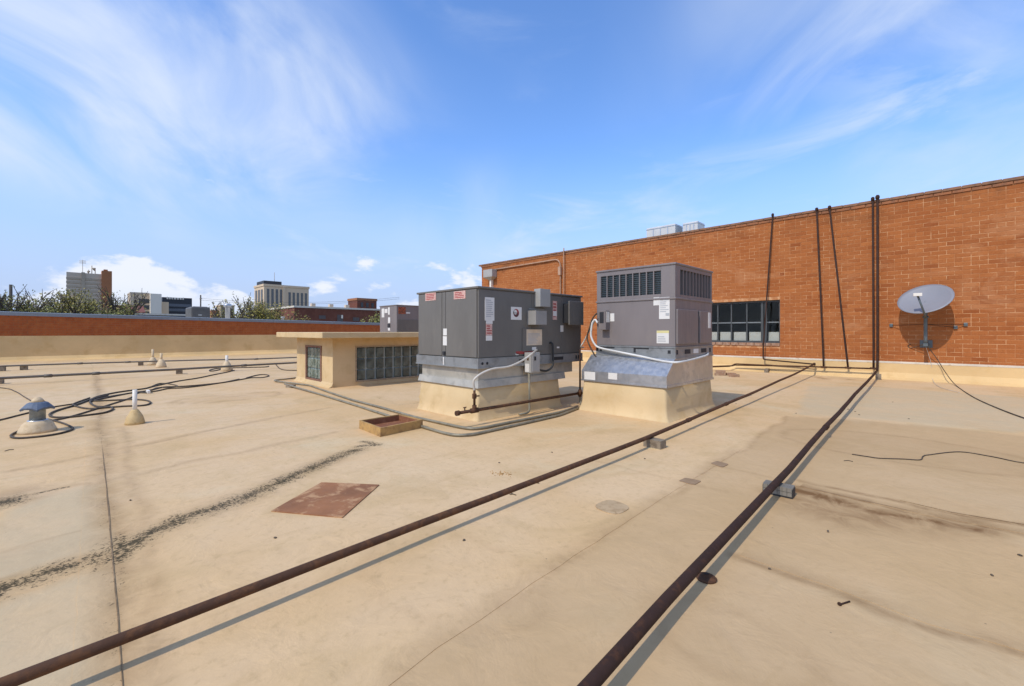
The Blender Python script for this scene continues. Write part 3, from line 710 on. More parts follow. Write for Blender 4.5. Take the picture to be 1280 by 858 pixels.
# sheet-metal adapter between curb and rail
ad = MB(); ad.hexa([(3.355, AY0-0.012, 0.385), (5.0, AY0-0.012, 0.385), (5.0, 5.18, 0.385), (3.355, 5.18, 0.385)], [(3.375, AY0+0.006, 0.47), (5.0, AY0+0.006, 0.47), (5.0, 5.17, 0.47), (3.375, 5.17, 0.47)])
ad.hexa([(3.40, AY0+0.035, 0.465), (5.22, AY0+0.035, 0.465), (5.22, 5.14, 0.465), (3.40, 5.14, 0.465)], [(3.40, AY0+0.035, 0.632), (5.22, AY0+0.035, 0.632), (5.22, 5.14, 0.632), (3.40, 5.14, 0.632)])
adp = ad.build('curb_adapter', M_ADAPT, u1)
for xs in (4.16, 4.24): MB().box((xs, AY0+0.028, 0.40), (xs+0.025, AY0+0.036, 0.625)).build('standing_seam', M_ADAPT, adp)
# base rail with lifting slots
rl = MB(); rl.box((AX0-0.012, AY0-0.012, 0.622), (AX1+0.01, AY1+0.01, 0.735)).box((AX0-0.022, AY0-0.022, 0.614), (AX1+0.015, AY1+0.015, 0.628))
rail = rl.build('base_rail', M_RAIL, u1)
for px in (603, 609): 
    p = WY(px, 455, AY0-0.013); MB().lathe((0, 0, 0), [(0.017, 0), (0.017, 0.006)], 14).build('hole', M_DARK, rail).matrix_parent_inverse = Matrix.Identity(4)
    rail.children[-1].location = (p.x, p.y+0.003, 0.675); rail.children[-1].rotation_euler = (R(90), 0, 0)
MB().box((4.70, AY0-0.0145, 0.655), (4.95, AY0, 0.70)).build('slot', M_DARK, rail)
MB().box((4.05, AY0-0.0145, 0.655), (4.20, AY0, 0.70)).build('slot', M_DARK, rail)
for yy in (5.24, 5.30): MB().box((yy, AY0-0.0145, 0.655), (yy+0.03, AY0, 0.705)).build('slot', M_DARK, rail)
MB().box((AX0-0.0145, 4.58, 0.63), (AX0, 4.60, 0.73)).build('slot', M_WHITE, rail)
MB().bbox((AX0+0.01, AY0+0.008, 0.735), (AX1, AY1-0.005, 1.568), 0.006).build('casing', M_GREY, u1)
MB().bbox((AX0-0.012, AY0-0.015, 1.563), (AX1+0.012, AY1+0.012, 1.588), 0.006).build('top_panel', M_GREY, u1)
# end doors (face -X) and a centre post
yd0 = fy(596, AX0); yda = fy(557.5, AX0); ydb = fy(552.5, AX0); yd1 = fy(523.5, AX0)
d1 = MB().bbox((AX0-0.006, yd0, 0.745), (AX0+0.012, yda, 1.555), 0.004).build('door', M_GREY, u1)
d2 = MB().bbox((AX0-0.006, ydb, 0.745), (AX0+0.012, yd1, 1.555), 0.004).build('door', M_GREY, u1)
MB().box((AX0-0.001, yda+0.012, 0.742), (AX0+0.012, ydb-0.004, 1.558)).build('centre_post', M_GREY, u1)
# side panels (face -Y): seams
for a, b_ in ((AX0+0.012, 4.30), (4.306, 4.93), (4.936, AX1-0.012)):
    MB().bbox((a, AY0+0.002, 0.745), (b_, AY0+0.02, 1.552), 0.003, 1).build('side_panel', M_GREY, u1)
MB().box((4.25, AY0-0.003, 1.345), (4.55, AY0+0.004, 1.358)).build('drip_trim', M_HOOD, u1)
# hoods and boxes on the side
def side_hood(name, x0, xm, x1, yt, yb, m, yf, slope=0.0, yt2=None):
    # left edge x0..xm shows the side, xm..x1 the front at Y = yf
    a, b_ = WY(xm, yt, yf), WY(x1, yb, yf); zt = WY((xm+x1)/2, yt, yf).z; zb = WY((xm+x1)/2, yb, yf).z
    lo = [(a.x, yf, zb), (b_.x, yf, zb), (b_.x, AY0+0.01, zb-slope), (a.x, AY0+0.01, zb-slope)]
    hi = [(a.x, yf, zt), (b_.x, yf, zt), (b_.x, AY0+0.01, zt+slope), (a.x, AY0+0.01, zt+slope)]
    return MB().hexa(lo, hi).build(name, m, u1)
side_hood('vent_hood', 670, 675.5, 688, 361.5, 383.5, M_BOX, AY0-0.10)
side_hood('vent_hood', 661, 670, 683.5, 388.5, 406, M_HOOD, AY0-0.15)
p = WY(712, 391, AY0-0.16); q = WY(729.5, 391, AY0-0.16)
MB().bbox((p.x, AY0-0.16, WY(720, 406.5, AY0-0.16).z), (q.x, AY0-0.135, WY(720, 377, AY0-0.16).z), 0.004).build('outside_air_hood', M_GREY, u1)
MB().box((p.x+0.06, AY0-0.135, WY(720, 404, AY0-0.16).z), (q.x-0.02, AY0+0.003, WY(720, 379.5, AY0-0.16).z)).build('hood_neck', M_DARK, u1)
# stickers on unit 1
YS = AY0+0.002
s = plateY('sticker', YS, 606, 372, 617.7, 401, M_WHITE, u1); print_lines(s, 'y', 9, seed=1, bot=0.14); 
plateY('sticker', YS, 607.5, 401, 615.5, 405, M_WHITE, u1); s = plateY('sticker', YS, 607.5, 405.2, 615, 419.5, M_PINK, u1); print_lines(s, 'y', 4, M_RED, 2)
plateY('sticker', YS, 607.5, 419.7, 615, 426, M_WHITE, u1)
logo = plateY('logo_sticker', YS, 638.6, 384, 651.8, 400, M_WHITE, u1)
s = plateY('sticker', YS, 690.8, 376.5, 696, 400, M_PINK, u1); print_lines(s, 'y', 5, M_RED, 3)
plateY('sticker', YS-0.002, 691.2, 389, 695.7, 395.5, M_WHITE, u1)
pa = plateY('notice_plate', YS, 652.5, 411, 680, 439, M_GREY, u1, 0.010)
s = plateY('notice', YS-0.010, 658, 412, 677.2, 431.8, M_YELL, u1); print_lines(s, 'y', 9, seed=4, top=0.78)
plateY('sticker', YS-0.010, 665, 434, 670, 438, M_WHITE, u1); plateY('sticker', YS, 700.5, 407, 704, 415, M_WHITE, u1)
plateY('sticker', YS, 696, 433.5, 699, 435.5, M_WHITE, u1); plateY('sticker', YS, 644.5, 442, 648, 444, M_WHITE, u1)
plateY('warning_strip', YS, 645, 439, 667, 442.5, M_RED, u1)
for r_, k in (((532, 366.5, 545, 376), 5), ((567.5, 364, 582, 374), 6)):
    s = plateX('sticker', AX0-0.006, *r_, M_PINK, u1); print_lines(s, 'x', 4, M_RED, k)
plateX('sticker', AX0-0.004, 554.3, 411, 558.8, 419.5, M_WHITE, u1, 0.004, 0.008); plateX('sticker', AX0-0.004, 554, 420.5, 558.8, 432, M_WHITE, u1, 0.004, 0.008)
MB().bbox((AX0-0.02, fy(557, AX0), 0.755), (AX0+0.005, fy(554.5, AX0), 0.80), 0.004).build('latch', M_DARK, u1)
# round emblem: dark disc, red swoosh and the maker's word across it
lb = WY(645.2, 391.5, YS-0.004); Yl = YS-0.0045
def disc(cx, cz, r, a0, a1, y, n=26):
    vs = [(cx, y, cz)]+[(cx+r*math.cos(a0+(a1-a0)*i/n), y, cz+r*math.sin(a0+(a1-a0)*i/n)) for i in range(n+1)]
    return vs, [(0, i+1, i+2) for i in range(n)]
mb = MB(); mb.add(*disc(lb.x, lb.z, 0.052, R(120), R(390), Yl)); mb.build('emblem_dark', mat('emblem_maroon', (0.10, 0.03, 0.03), 0.5), logo)
mb = MB(); mb.add(*disc(lb.x, lb.z, 0.052, R(-20), R(120), Yl-0.0006)); mb.build('emblem_red', M_RED, logo)
mb = MB(); mb.add(*disc(lb.x-0.014, lb.z+0.010, 0.030, 0, R(360), Yl-0.0012)); mb.build('emblem_white', M_WHITE, logo)
def text_mesh(body, size, m, name, parent, loc, rot):
    cu = bpy.data.curves.new(name, 'FONT'); cu.body = body; cu.size = size; cu.align_x = 'CENTER'; cu.align_y = 'CENTER'
    tmp = bpy.data.objects.new('tmp', cu); C.objects.link(tmp); dg = bpy.context.evaluated_depsgraph_get()
    me_ = bpy.data.meshes.new_from_object(tmp.evaluated_get(dg)); bpy.data.objects.remove(tmp)
    me_.materials.clear(); me_.materials.append(m); me_.transform(Matrix.Translation(loc) @ rot)
    o = bpy.data.objects.new(name, me_); C.objects.link(o); o.parent = parent; return o
text_mesh('Rheem', 0.038, M_BLACK, 'logo_word', logo, (lb.x-0.004, Yl-0.002, lb.z+0.002), Matrix.Rotation(R(90), 4, 'X'))
# disconnect switch and its whips
YB = AY0-0.13
dbx = thing('disconnect_box', (4.42, YB, 0.60), 'light grey electrical disconnect box hanging on the wide unit', 'electrical box')
a, b_ = WY(663.8, 441, YB), WY(675, 466, YB)
zt, zb_ = WY(669, 441, YB).z, WY(669, 466, YB).z
MB().bbox((a.x, YB, zb_), (b_.x, AY0-0.013, zt), 0.004).build('case', M_BOX, dbx)
MB().bbox((a.x+0.02, YB-0.006, zb_+0.015), (b_.x-0.015, YB+0.002, zt-0.02), 0.003).build('cover', M_BOX, dbx)
MB().box((a.x+0.055, YB-0.016, zt-0.10), (a.x+0.08, YB-0.004, zt-0.05)).build('handle', M_DARK, dbx)
MB().box((a.x-0.0025, YB+0.03, zb_+0.01), (a.x+0.001, AY0-0.03, zb_+0.115)).build('sticker', M_WHITE, dbx)
MB().box((a.x-0.0025, YB+0.04, zt-0.10), (a.x+0.001, AY0-0.06, zt-0.04)).build('sticker', M_RUST, dbx)
xx = a.x+0.02
co = MB().tube(rounded([(xx, YB+0.05, zb_+0.02), (xx, YB+0.05, 0.13), (xx-0.05, YB-0.0, 0.022), (xx-0.22, YB+0.02, 0.02)], 0.12, 8), 0.014).build('conduit', M_COND)
tag(co, 'grey conduit dropping from the disconnect box to the roof', 'conduit')
pts = [(b_.x-0.01, YB+0.06, zb_+0.05), (b_.x+0.07, YB+0.07, zb_+0.02), (b_.x+0.22, YB+0.07, zb_), (b_.x+0.34, YB+0.07, zb_+0.06), (b_.x+0.36, YB+0.08, zb_+0.18), (b_.x+0.36, AY0-0.04, zt+0.10), (b_.x+0.35, AY0+0.01, zt+0.115)]
tag(MB().tube(spline(pts), 0.014).build('black_whip', M_RUBBER), 'black flexible whip looping from the disconnect box into the wide unit', 'conduit')
# gas line along unit 1
YG = 3.78
gp = thing('gas_pipe', (4.3, YG, 0.0), 'rusty gas pipe running low along the side of the wide unit', 'pipe')
a = WY(571, 517.5, YG); b_ = WY(725, 492, YG); zg = 0.17; tee = fx(593, YG)
MB().tube([(a.x, YG, zg), (b_.x, YG, zg)], 0.018, 12).build('run', M_RUST, gp)
MB().tube([(a.x-0.01, YG, zg), (a.x+0.03, YG, zg)], 0.029, 8).build('end_cap', M_RUST, gp)
MB().tube([(tee-0.05, YG, zg), (tee+0.05, YG, zg)], 0.029, 12).tube([(tee, YG, zg), (tee, YG, zg+0.06)], 0.025, 12).build('tee', M_RUST, gp)
MB().tube([(tee, YG, zg+0.05), (tee, YG, 0.40)], 0.014, 10).build('riser', M_RUST, gp)
MB().bbox((tee-0.02, YG-0.02, 0.30), (tee+0.02, YG+0.02, 0.36), 0.008).tube([(tee+0.01, YG-0.01, 0.33), (tee+0.055, YG-0.02, 0.33)], 0.008, 8).build('valve', M_RUST, gp)
xs = fx(581, YG); MB().tube([(xs, YG, zg+0.015), (xs, YG, zg+0.05)], 0.007, 8).tube([(xs-0.02, YG, zg+0.05), (xs+0.02, YG, zg+0.05)], 0.006, 8).build('stub_valve', M_RUST, gp)
MB().tube([(b_.x-0.04, YG, zg), (b_.x+0.03, YG, zg)], 0.028, 12).tube([(b_.x, YG, zg-0.05), (b_.x, YG, zg+0.05)], 0.026, 12).build('end_tee', M_RUST, gp)
MB().tube([(b_.x, YG, zg+0.02), (b_.x, YG, 0.80)], 0.013, 10).build('riser', M_RUSTD, gp)
MB().tube(rounded([(b_.x, YG, zg-0.02), (b_.x, YG, 0.035), (b_.x-0.12, YG-0.14, 0.03)], 0.06), 0.017, 10).build('drop', M_COND, gp)
fl_ = [WY(592.5, 485, YG), WY(592, 477, YG-0.01), WY(597, 470.5, YG-0.03), WY(607, 464.5, YG-0.04), WY(618, 461, YG-0.04), WY(634, 459, YG-0.03), WY(645, 455, YG-0.02), WY(656, 449, YG-0.01), WY(666, 441.5, YG+0.0), WY(671, 437.5, AY0-0.01)]
fl_[0] = Vector((tee, YG, 0.39))
tag(MB().tube(spline(fl_), 0.0125, 12).build('gas_connector', M_FLEX), 'pale flexible gas connector arching up to the wide unit', 'gas hose')

# ---------------- unit 2 (taller, square)
BX0, BY0, BX1, BY1 = 5.12, 2.35, 6.27, 3.466
curb('roof_curb', 'cream coated curb under the tall square rooftop unit', 4.905, 6.27, BY0+0.02, 3.53, 0.41, 0.055)
u2 = thing('rooftop_unit', (5.7, 2.95, 0.39), 'tall square grey rooftop air unit with louvred top on sheet metal skirt', 'air conditioner')
# skirt: vertical band, sloped shoulder on the -X side
MB().extr([(4.888, 0.398), (4.888, 0.528), (5.115, 0.735), (BX1+0.0, 0.735), (BX1+0.02, 0.398)], 'y', BY0-0.004, 3.552).build('skirt', M_GALV, u2)
MB().box((4.882, BY0-0.012, 0.392), (6.3, BY0-0.002, 0.42)).box((4.880, BY0-0.012, 0.392), (4.89, 3.556, 0.412)).build('drip_edge', M_GALV, u2)
plateX('sticker', 4.888, 730.5, 465, 744, 475.5, M_WHITE, u2, 0.003); plateX('sticker', 4.888, 760.5, 466.5, 771.5, 474.5, M_WHITE, u2, 0.003)
rb = MB(); rb.box((BX0-0.006, BY0-0.006, 0.728), (BX1+0.006, BY1+0.006, 0.868)).box((BX0-0.016, BY0-0.014, 0.722), (BX1+0.012, BY1+0.012, 0.742)).box((BX0-0.016, BY0-0.014, 0.852), (BX1+0.012, BY1+0.012, 0.866))
rail2 = rb.build('base_rail', M_RAIL, u2)
XR = BX0-0.0065
for (x0, x1) in ((750, 768), (792, 811)): 
    a, b_ = fy(x0, XR), fy(x1, XR); MB().box((XR-0.002, b_, 0.83), (XR+0.002, a, 0.845)).box((XR-0.002, a-0.03, 0.785), (XR+0.002, a, 0.832)).build('slot', M_DARK, rail2)
for px in (746.5, 836.5): a = fy(px, XR); MB().box((XR-0.002, a-0.018, 0.785), (XR+0.002, a+0.018, 0.825)).build('slot', M_DARK, rail2)
for (x0, x1, m_) in ((856, 863, M_DARK), (867, 873, M_WHITE), (876.5, 883, M_DARK), (845.5, 847.5, M_DARK), (886.5, 888.5, M_DARK)):
    a, b_ = fx(x0, BY0-0.007), fx(x1, BY0-0.007); MB().box((a, BY0-0.0085, 0.775), (b_, BY0-0.004, 0.83)).build('slot', m_, rail2)
MB().bbox((BX0, BY0, 0.868), (BX1, BY1, 1.458), 0.006).build('casing', M_GREY2, u2)
MB().bbox((BX0-0.012, BY0-0.012, 1.445), (BX1+0.01, BY1+0.01, 1.468), 0.005).build('belt_trim', M_GREY2, u2)
# louvred upper section: corner posts, coil behind vertical bars
up = MB()
zL, zH = 1.466, 1.865
MB().box((BX0+0.03, BY0+0.03, zL), (BX1-0.03, BY1-0.03, zH-0.03)).build('coil', M_COIL, u2)
ya, yb_ = fy(826, BX0), fy(751, BX0)
for (a, b_, z0, z1) in ((BY0, ya, zL, zH), (yb_, BY1, zL, zH)): MB().bbox((BX0, a, z0), (BX0+0.035, b_, z1), 0.004, 1).build('corner_post', M_GREY2, u2)
MB().box((BX0+0.001, ya, zL), (BX0+0.034, yb_, zL+0.05)).box((BX0+0.001, ya, zH-0.06), (BX0+0.034, yb_, zH)).build('grille_frame', M_GREY2, u2)
nb = 9
for i in range(1, nb):
    y_ = ya+(yb_-ya)*i/nb; MB().box((BX0+0.002, y_-0.007, zL+0.05), (BX0+0.032, y_+0.007, zH-0.06)).build('grille_bar', M_GREY2, u2)
for i in range(11):   # fine louvres behind the bars
    z_ = zL+0.075+i*0.026; MB().box((BX0+0.012, ya, z_-0.003), (BX0+0.028, yb_, z_+0.003)).build('louvre', M_COIL, u2)
xa, xb_ = fx(850.5, BY0), fx(888.5, BY0)
MB().bbox((BX0+0.035, BY0, zL), (xa, BY0+0.035, zH), 0.004, 1).build('corner_post', M_GREY2, u2); MB().bbox((xb_, BY0, zL), (BX1, BY0+0.035, zH), 0.004, 1).build('corner_post', M_GREY2, u2)
MB().box((xa, BY0+0.001, zL), (xb_, BY0+0.034, zL+0.04)).box((xa, BY0+0.001, zH-0.05), (xb_, BY0+0.034, zH)).build('grille_frame', M_GREY2, u2)
for i in range(1, 10):
    x_ = xa+(xb_-xa)*i/10; MB().box((x_-0.009, BY0+0.002, zL+0.04), (x_+0.009, BY0+0.032, zH-0.05)).build('grille_bar', M_GREY2, u2)
MB().bbox((BX0+0.035, BY1-0.035, zL), (BX1, BY1, zH), 0.004, 1).bbox((BX1-0.035, BY0+0.035, zL), (BX1, BY1-0.035, zH), 0.004, 1).build('back_panel', M_GREY2, u2)
MB().bbox((BX0-0.012, BY0-0.012, zH-0.004), (BX1+0.012, BY1+0.012, 1.886), 0.006).build('top_panel', M_GREY2, u2)
fg = MB(); fc = (5.83, 2.80, 1.886)
for r_ in (0.40, 0.34, 0.28, 0.22, 0.16, 0.10):
    fg.tube([(fc[0]+r_*math.cos(a), fc[1]+r_*math.sin(a), fc[2]+0.055-0.05*(r_/0.4)**4) for a in [2*math.pi*k/36 for k in range(37)]], 0.004, 5, False)
for k in range(8):
    a = math.pi*k/4; fg.tube([(fc[0]+r_*math.cos(a), fc[1]+r_*math.sin(a), fc[2]+0.052-0.05*(r_/0.4)**4) for r_ in (0.05, 0.15, 0.25, 0.33, 0.40)], 0.004, 5)
fgo = fg.build('fan_guard', M_RUBBER, u2)
MB().lathe(fc, [(0.06, 0.0), (0.06, 0.03), (0.02, 0.045)], 16).build('fan_motor', M_RUBBER, fgo)
# raised access panels on the -Y side, stickers, disconnect
for (x0, x1, y0, y1) in ((847, 872.5, 385, 430), (875, 887.8, 389, 429.5)):
    a, b_ = fx(x0, BY0-0.02), fx(x1, BY0-0.02); z0, z1 = 0.90, 1.325
    o = MB().bbox((a, BY0-0.022, z0), (b_, BY0+0.002, z1), 0.006).build('access_panel', M_GREY2, u2)
plateY('sticker', BY0-0.022, 885.2, 391, 888, 410.5, M_WHITE, u2)
s = plateX('sticker', BX0, 824, 371.8, 837.2, 399, M_WHITE, u2); print_lines(s, 'x', 7, seed=8, bot=0.3); plateX('sticker', BX0, 817, 372, 823.9, 382, M_WHITE, u2)
plateX('print_block', BX0-0.004, 832, 391.5, 836.6, 395, M_PRINT, u2, 0.001)
s = plateX('sticker', BX0, 821, 413.5, 836.2, 429.5, M_WHITE, u2); plateX('sticker_band', BX0-0.004, 821, 413.5, 836.2, 416.5, M_YELB, u2, 0.001); print_lines(s, 'x', 3, seed=9, top=0.6)
XD = BX0-0.10
db2 = thing('disconnect_box', (XD, 3.3, 1.0), 'dark grey pull-out disconnect box fixed to the tall unit', 'electrical box')
ya, yb_ = fy(757, XD), fy(748, XD); zt, zb_ = WX(752, 388.5, XD).z, WX(752, 412.5, XD).z
MB().bbox((XD, ya, zb_), (BX0+0.004, yb_, zt), 0.004).build('case', M_GREY2, db2)
MB().box((XD-0.003, ya+0.03, zb_+0.09), (XD+0.001, yb_-0.02, zt-0.02)).build('opening', M_DARK, db2)
MB().box((XD+0.02, ya-0.004, zb_+0.10), (BX0-0.01, ya+0.001, zt-0.015)).build('sticker', M_WHITE, db2)
plateX('sticker', BX0, 763, 392, 768, 402, M_WHITE, u2)
# white flex around the front of unit 2
X2 = BX0-0.06
wf = [WX(747, 404, XD+0.03), WX(744, 400, X2), WX(740.5, 404, X2), WX(739, 413, X2), WX(739, 421, X2), WX(743, 430, X2), WX(750, 435, X2), WX(775, 440.5, X2), WX(800, 445.5, X2), WX(825, 451, X2), WX(841, 453.2, X2)]
wf += [Vector((BX0+0.02, BY0-0.06, 0.69)), Vector((BX0+0.35, BY0-0.045, 0.70)), Vector((BX0+0.85, BY0-0.035, 0.735)), Vector((BX1-0.15, BY0-0.0, 0.76))]
tag(MB().tube(spline(wf), 0.0135, 10).build('white_conduit', M_WHITEFLEX), 'white flexible conduit wrapped around the base of the tall unit', 'conduit')
wf = [WX(746, 392, X2), WX(741, 398, X2), WX(737, 410, X2), WX(734, 424, X2+0.02), WX(742, 442, X2+0.03), WX(746, 447, X2+0.03)]
tag(MB().tube(spline(wf), 0.011, 8).build('black_cable', M_CABLE), 'black cable hanging beside the corner of the tall unit', 'cable')
wf = [WX(744, 400, X2+0.02), WX(738, 411, X2+0.06), WX(731, 425, X2+0.1), WX(726, 434, X2+0.1), Vector((5.42, 3.90, 0.82))]
tag(MB().tube(spline(wf), 0.011, 8).build('grey_conduit', M_FLEX), 'pale conduit slung between the two rooftop units', 'conduit')

# ---------------- unit 3 (behind the penthouse)
c3_ = at_depth(495.8, 13.0, 0); X3, Y3 = c3_.x, c3_.y
curb('roof_curb', 'cream curb under the grey unit behind the glass block penthouse', X3+0.03, X3+1.5, Y3+0.03, Y3+0.97, 0.55)
u3 = thing('rooftop_unit', (X3+0.7, Y3+0.5, 0.54), 'small grey rooftop unit behind the penthouse with an orange sticker', 'air conditioner')
zt3 = CAM_H+34*13/F
MB().bbox((X3, Y3, 0.66), (X3+1.55, Y3+1.0, zt3-0.02), 0.008).build('casing', M_GREY2, u3); MB().box((X3-0.01, Y3-0.01, 0.545), (X3+1.56, Y3+1.01, 0.66)).build('base_rail', M_RAIL, u3)
MB().bbox((X3-0.015, Y3-0.015, zt3-0.025), (X3+1.565, Y3+1.015, zt3), 0.006).build('top_panel', M_GREY2, u3)
MB().bbox((X3+0.02, Y3-0.010, 0.70), (X3+1.5, Y3+0.005, 1.42), 0.004).build('side_panel', M_GREY, u3)
for r_ in ((477.3, 386, 480.5, 397), (481, 386.5, 484.5, 391.5), (485.3, 384.5, 487.3, 393.5), (485.3, 397, 487.8, 404), (485.2, 410, 487.6, 413.5)): plateX('sticker', X3, *r_, M_WHITE, u3, 0.006)
plateX('handle', X3, 485, 405, 487.8, 409.5, M_DARK, u3, 0.02)
plateY('sticker', Y3-0.001, 498, 384, 507, 392.5, M_ORANGE, u3, 0.006); plateY('sticker', Y3-0.001, 507.5, 390.5, 512.5, 392.2, M_WHITE, u3, 0.006)

# ---------------- glass block penthouse
HX0, HY0, HX1, HY1 = 3.457, 8.21, 6.7, 10.07
ph = thing('skylight_penthouse', (5, 9.1, 0.0), 'low cream penthouse with flat slab roof and glass block windows', 'penthouse')
hz0, hz1 = -0.01, 0.935
wy0, wy1, wz0, wz1 = fy(402, HX0), fy(382.5, HX0), 0.075, 0.765          # small window, face -X
vx0, vx1, vz0, vz1 = fx(445, HY0), 5.95, 0.09, 0.745                     # long window, face -Y
T = 0.16
pw = MB()
pw.box((HX0, HY0, hz0), (HX0+T, wy0, hz1)).box((HX0, wy1, hz0), (HX0+T, HY1, hz1)).box((HX0, wy0, hz0), (HX0+T, wy1, wz0)).box((HX0, wy0, wz1), (HX0+T, wy1, hz1))
pw.box((HX0+T, HY0, hz0), (vx0, HY0+T, hz1)).box((vx1, HY0, hz0), (HX1, HY0+T, hz1)).box((vx0, HY0, hz0), (vx1, HY0+T, vz0)).box((vx0, HY0, vz1), (vx1, HY0+T, hz1))
pw.box((HX1-T, HY0+T, hz0), (HX1, HY1, hz1)).box((HX0+T, HY1-T, hz0), (HX1-T, HY1, hz1))
pw.build('wall', M_CREAM, ph)
MB().extr([(HX0-0.10, -0.01), (HX0-0.03, 0.03), (HX0-0.003, 0.09), (HX0+0.01, -0.01)], 'y', HY0-0.02, HY1).build('cant', M_CREAM, ph)
MB().bbox((HX0-0.33, HY0-0.33, 0.932), (HX1+0.3, HY1+0.28, 1.043), 0.014, 3).build('roof_slab', M_CREAM, ph)
ww = MB(); ww.box((HX0+0.035, wy0, wz0), (HX0+0.08, wy1, wz1)); w1 = ww.build('window', M_GJOINT, ph)
fr = MB(); e = 0.05
fr.box((HX0-0.012, wy0-0.01, wz0-0.01), (HX0+0.034, wy0+e, wz1+0.01)).box((HX0-0.012, wy1-e, wz0-0.01), (HX0+0.034, wy1+0.01, wz1+0.01)).box((HX0-0.012, wy0+e, wz0-0.01), (HX0+0.034, wy1-e, wz0+0.03)).box((HX0-0.012, wy0+e, wz1-0.03), (HX0+0.034, wy1-e, wz1+0.01))
fr.build('frame', M_RFRAME, w1)
def blocks(parent, axis_, a0, a1, z0, z1, nc, nr, plane, m, jc, jr):
    for i in range(nc):
        for k in range(nr):
            p0 = a0+(a1-a0)*i/nc+jc; p1 = a0+(a1-a0)*(i+1)/nc-jc; q0 = z0+(z1-z0)*k/nr+jr; q1 = z0+(z1-z0)*(k+1)/nr-jr
            if axis_ == 'x': mb = MB().bbox((plane-0.012, p0, q0), (plane+0.035, p1, q1), 0.014, 2)
            else: mb = MB().bbox((p0, plane-0.012, q0), (p1, plane+0.035, q1), 0.014, 2)
            mb.build('glass_block', m, parent)
blocks(w1, 'x', wy0+e, wy1-e, wz0+0.03, wz1-0.03, 4, 3, HX0+0.022, M_GBL, 0.006, 0.006)
w2 = MB().box((vx0, HY0+0.035, vz0), (vx1, HY0+0.08, vz1)).build('window', M_GJOINT, ph)
fr = MB(); fr.box((vx0-0.015, HY0-0.02, vz1), (vx1+0.01, HY0+0.03, vz1+0.02)).box((vx0-0.015, HY0-0.008, vz0-0.02), (vx0+0.012, HY0+0.034, vz1)).box((vx0+0.012, HY0-0.008, vz0-0.02), (vx1, HY0+0.034, vz0+0.008)); fr.build('frame', mat('pale_frame', (0.40, 0.29, 0.17), 0.75, col2=(0.24, 0.17, 0.11), scale=14), w2)
blocks(w2, 'y', vx0+0.012, vx1, vz0+0.01, vz1, 10, 3, HY0+0.022, M_GB, 0.021, 0.007)

# ================================================================== PIPES ON THE ROOF
def brkt(name, label, c, sx, sy, sz, rot, kind='wood', group=None):
    t = thing(name, c, label, 'pipe support', group)
    if kind == 'wood':
        mb = MB(); mb.obox(c, sx, sy, sz, rot); o = mb.build('block', M_WOOD, t)
    else:      # black rubber block carrying ribbed galvanised channels on its top and front
        MB().obox(c, sx, sy, sz-0.010, rot).build('block', M_RUBBER, t)
        ca, sa = math.cos(rot), math.sin(rot)
        def loc(u, v, z): return (c[0]+ca*u-sa*v, c[1]+sa*u+ca*v, c[2]+z)
        for k in range(4): MB().obox(loc(-sx*0.375+sx*0.25*k, 0, sz-0.0102), sx*0.19, sy*0.98, 0.010, rot).build('channel', M_STEEL, t)
        for k in range(2):
            for q in range(6): MB().obox(loc(-sx*0.5-0.002, sy*(-0.40+0.16*q), 0.012+k*sz*0.42), 0.006, sy*0.148, sz*0.38, rot).build('rib', M_STEEL, t)
    return t
# long pipe A: from the wall corner, across the roof, past the camera
zA = 0.090
pA0 = G(-60, 879, zA); pA1 = G(805, 549, zA)
dA = (pA1-pA0); dA.z = 0; slopeA = dA.y/dA.x
pe = WX(1018, 455.5, XW-0.16)
pAw = Vector((XW-0.16, pe.y, pe.z))
pstart = pA0-dA.normalized()*1.6
lineA = [Vector((pstart.x, pstart.y, zA)), Vector((pA0.x, pA0.y, zA)), Vector((pA1.x, pA1.y, zA)), Vector((7.4, pA1.y+(7.4-pA1.x)*(pe.y-pA1.y)/(pe.x-pA1.x), 0.14)), Vector((10.5, pA1.y+(10.5-pA1.x)*(pe.y-pA1.y)/(pe.x-pA1.x), 0.20)), pAw]
pb1 = WX(954, 449.5, XW-0.16)
tA = thing('gas_pipe', (6, 2, 0.0), 'long rusty pipe crossing the roof in front of both units, resting on a wood block', 'pipe')
MB().tube(uneven(subdiv(lineA, 0.45), 0.0035, 4), 0.0185, 14).build('run', M_RUST, tA)
for i in (0.28, 0.62):
    q = lineA[2].lerp(lineA[3], i); d = (lineA[3]-lineA[2]).normalized(); MB().tube([q-d*0.035, q+d*0.035], 0.0235, 12).build('coupling', M_RUST, tA)
top1 = WX(966, 269, XW-0.05)
MB().tube(rounded([pAw, Vector((XW-0.16, pb1.y, pb1.z)), Vector((XW-0.16, pb1.y, pb1.z+0.3)), Vector((XW-0.06, top1.y, top1.z))], 0.05), 0.017, 10).build('wall_riser', M_RUSTD, tA)
MB().lathe((XW-0.06, top1.y, top1.z-0.05), [(0.022, 0), (0.032, 0.03), (0.032, 0.07), (0.02, 0.09)], 12).build('end_cap', M_RUSTD, tA)
MB().lathe((pAw.x, pAw.y, pAw.z-0.035), [(0.02, 0), (0.026, 0.02), (0.026, 0.055), (0.02, 0.07)], 12).build('elbow', M_RUSTD, tA)
b0 = G(812.5, 557.5)
rotA = math.atan(slopeA)
brkt('wood_block', 'short weathered timber block holding up the long rusty pipe', (pA1.x+0.13, pA1.y-0.035, 0.0), 0.10, 0.17, 0.074, rotA-0.08)
patch([(806, 561), (826, 563), (836, 558), (822, 555)], M_CREAM, 0.003)
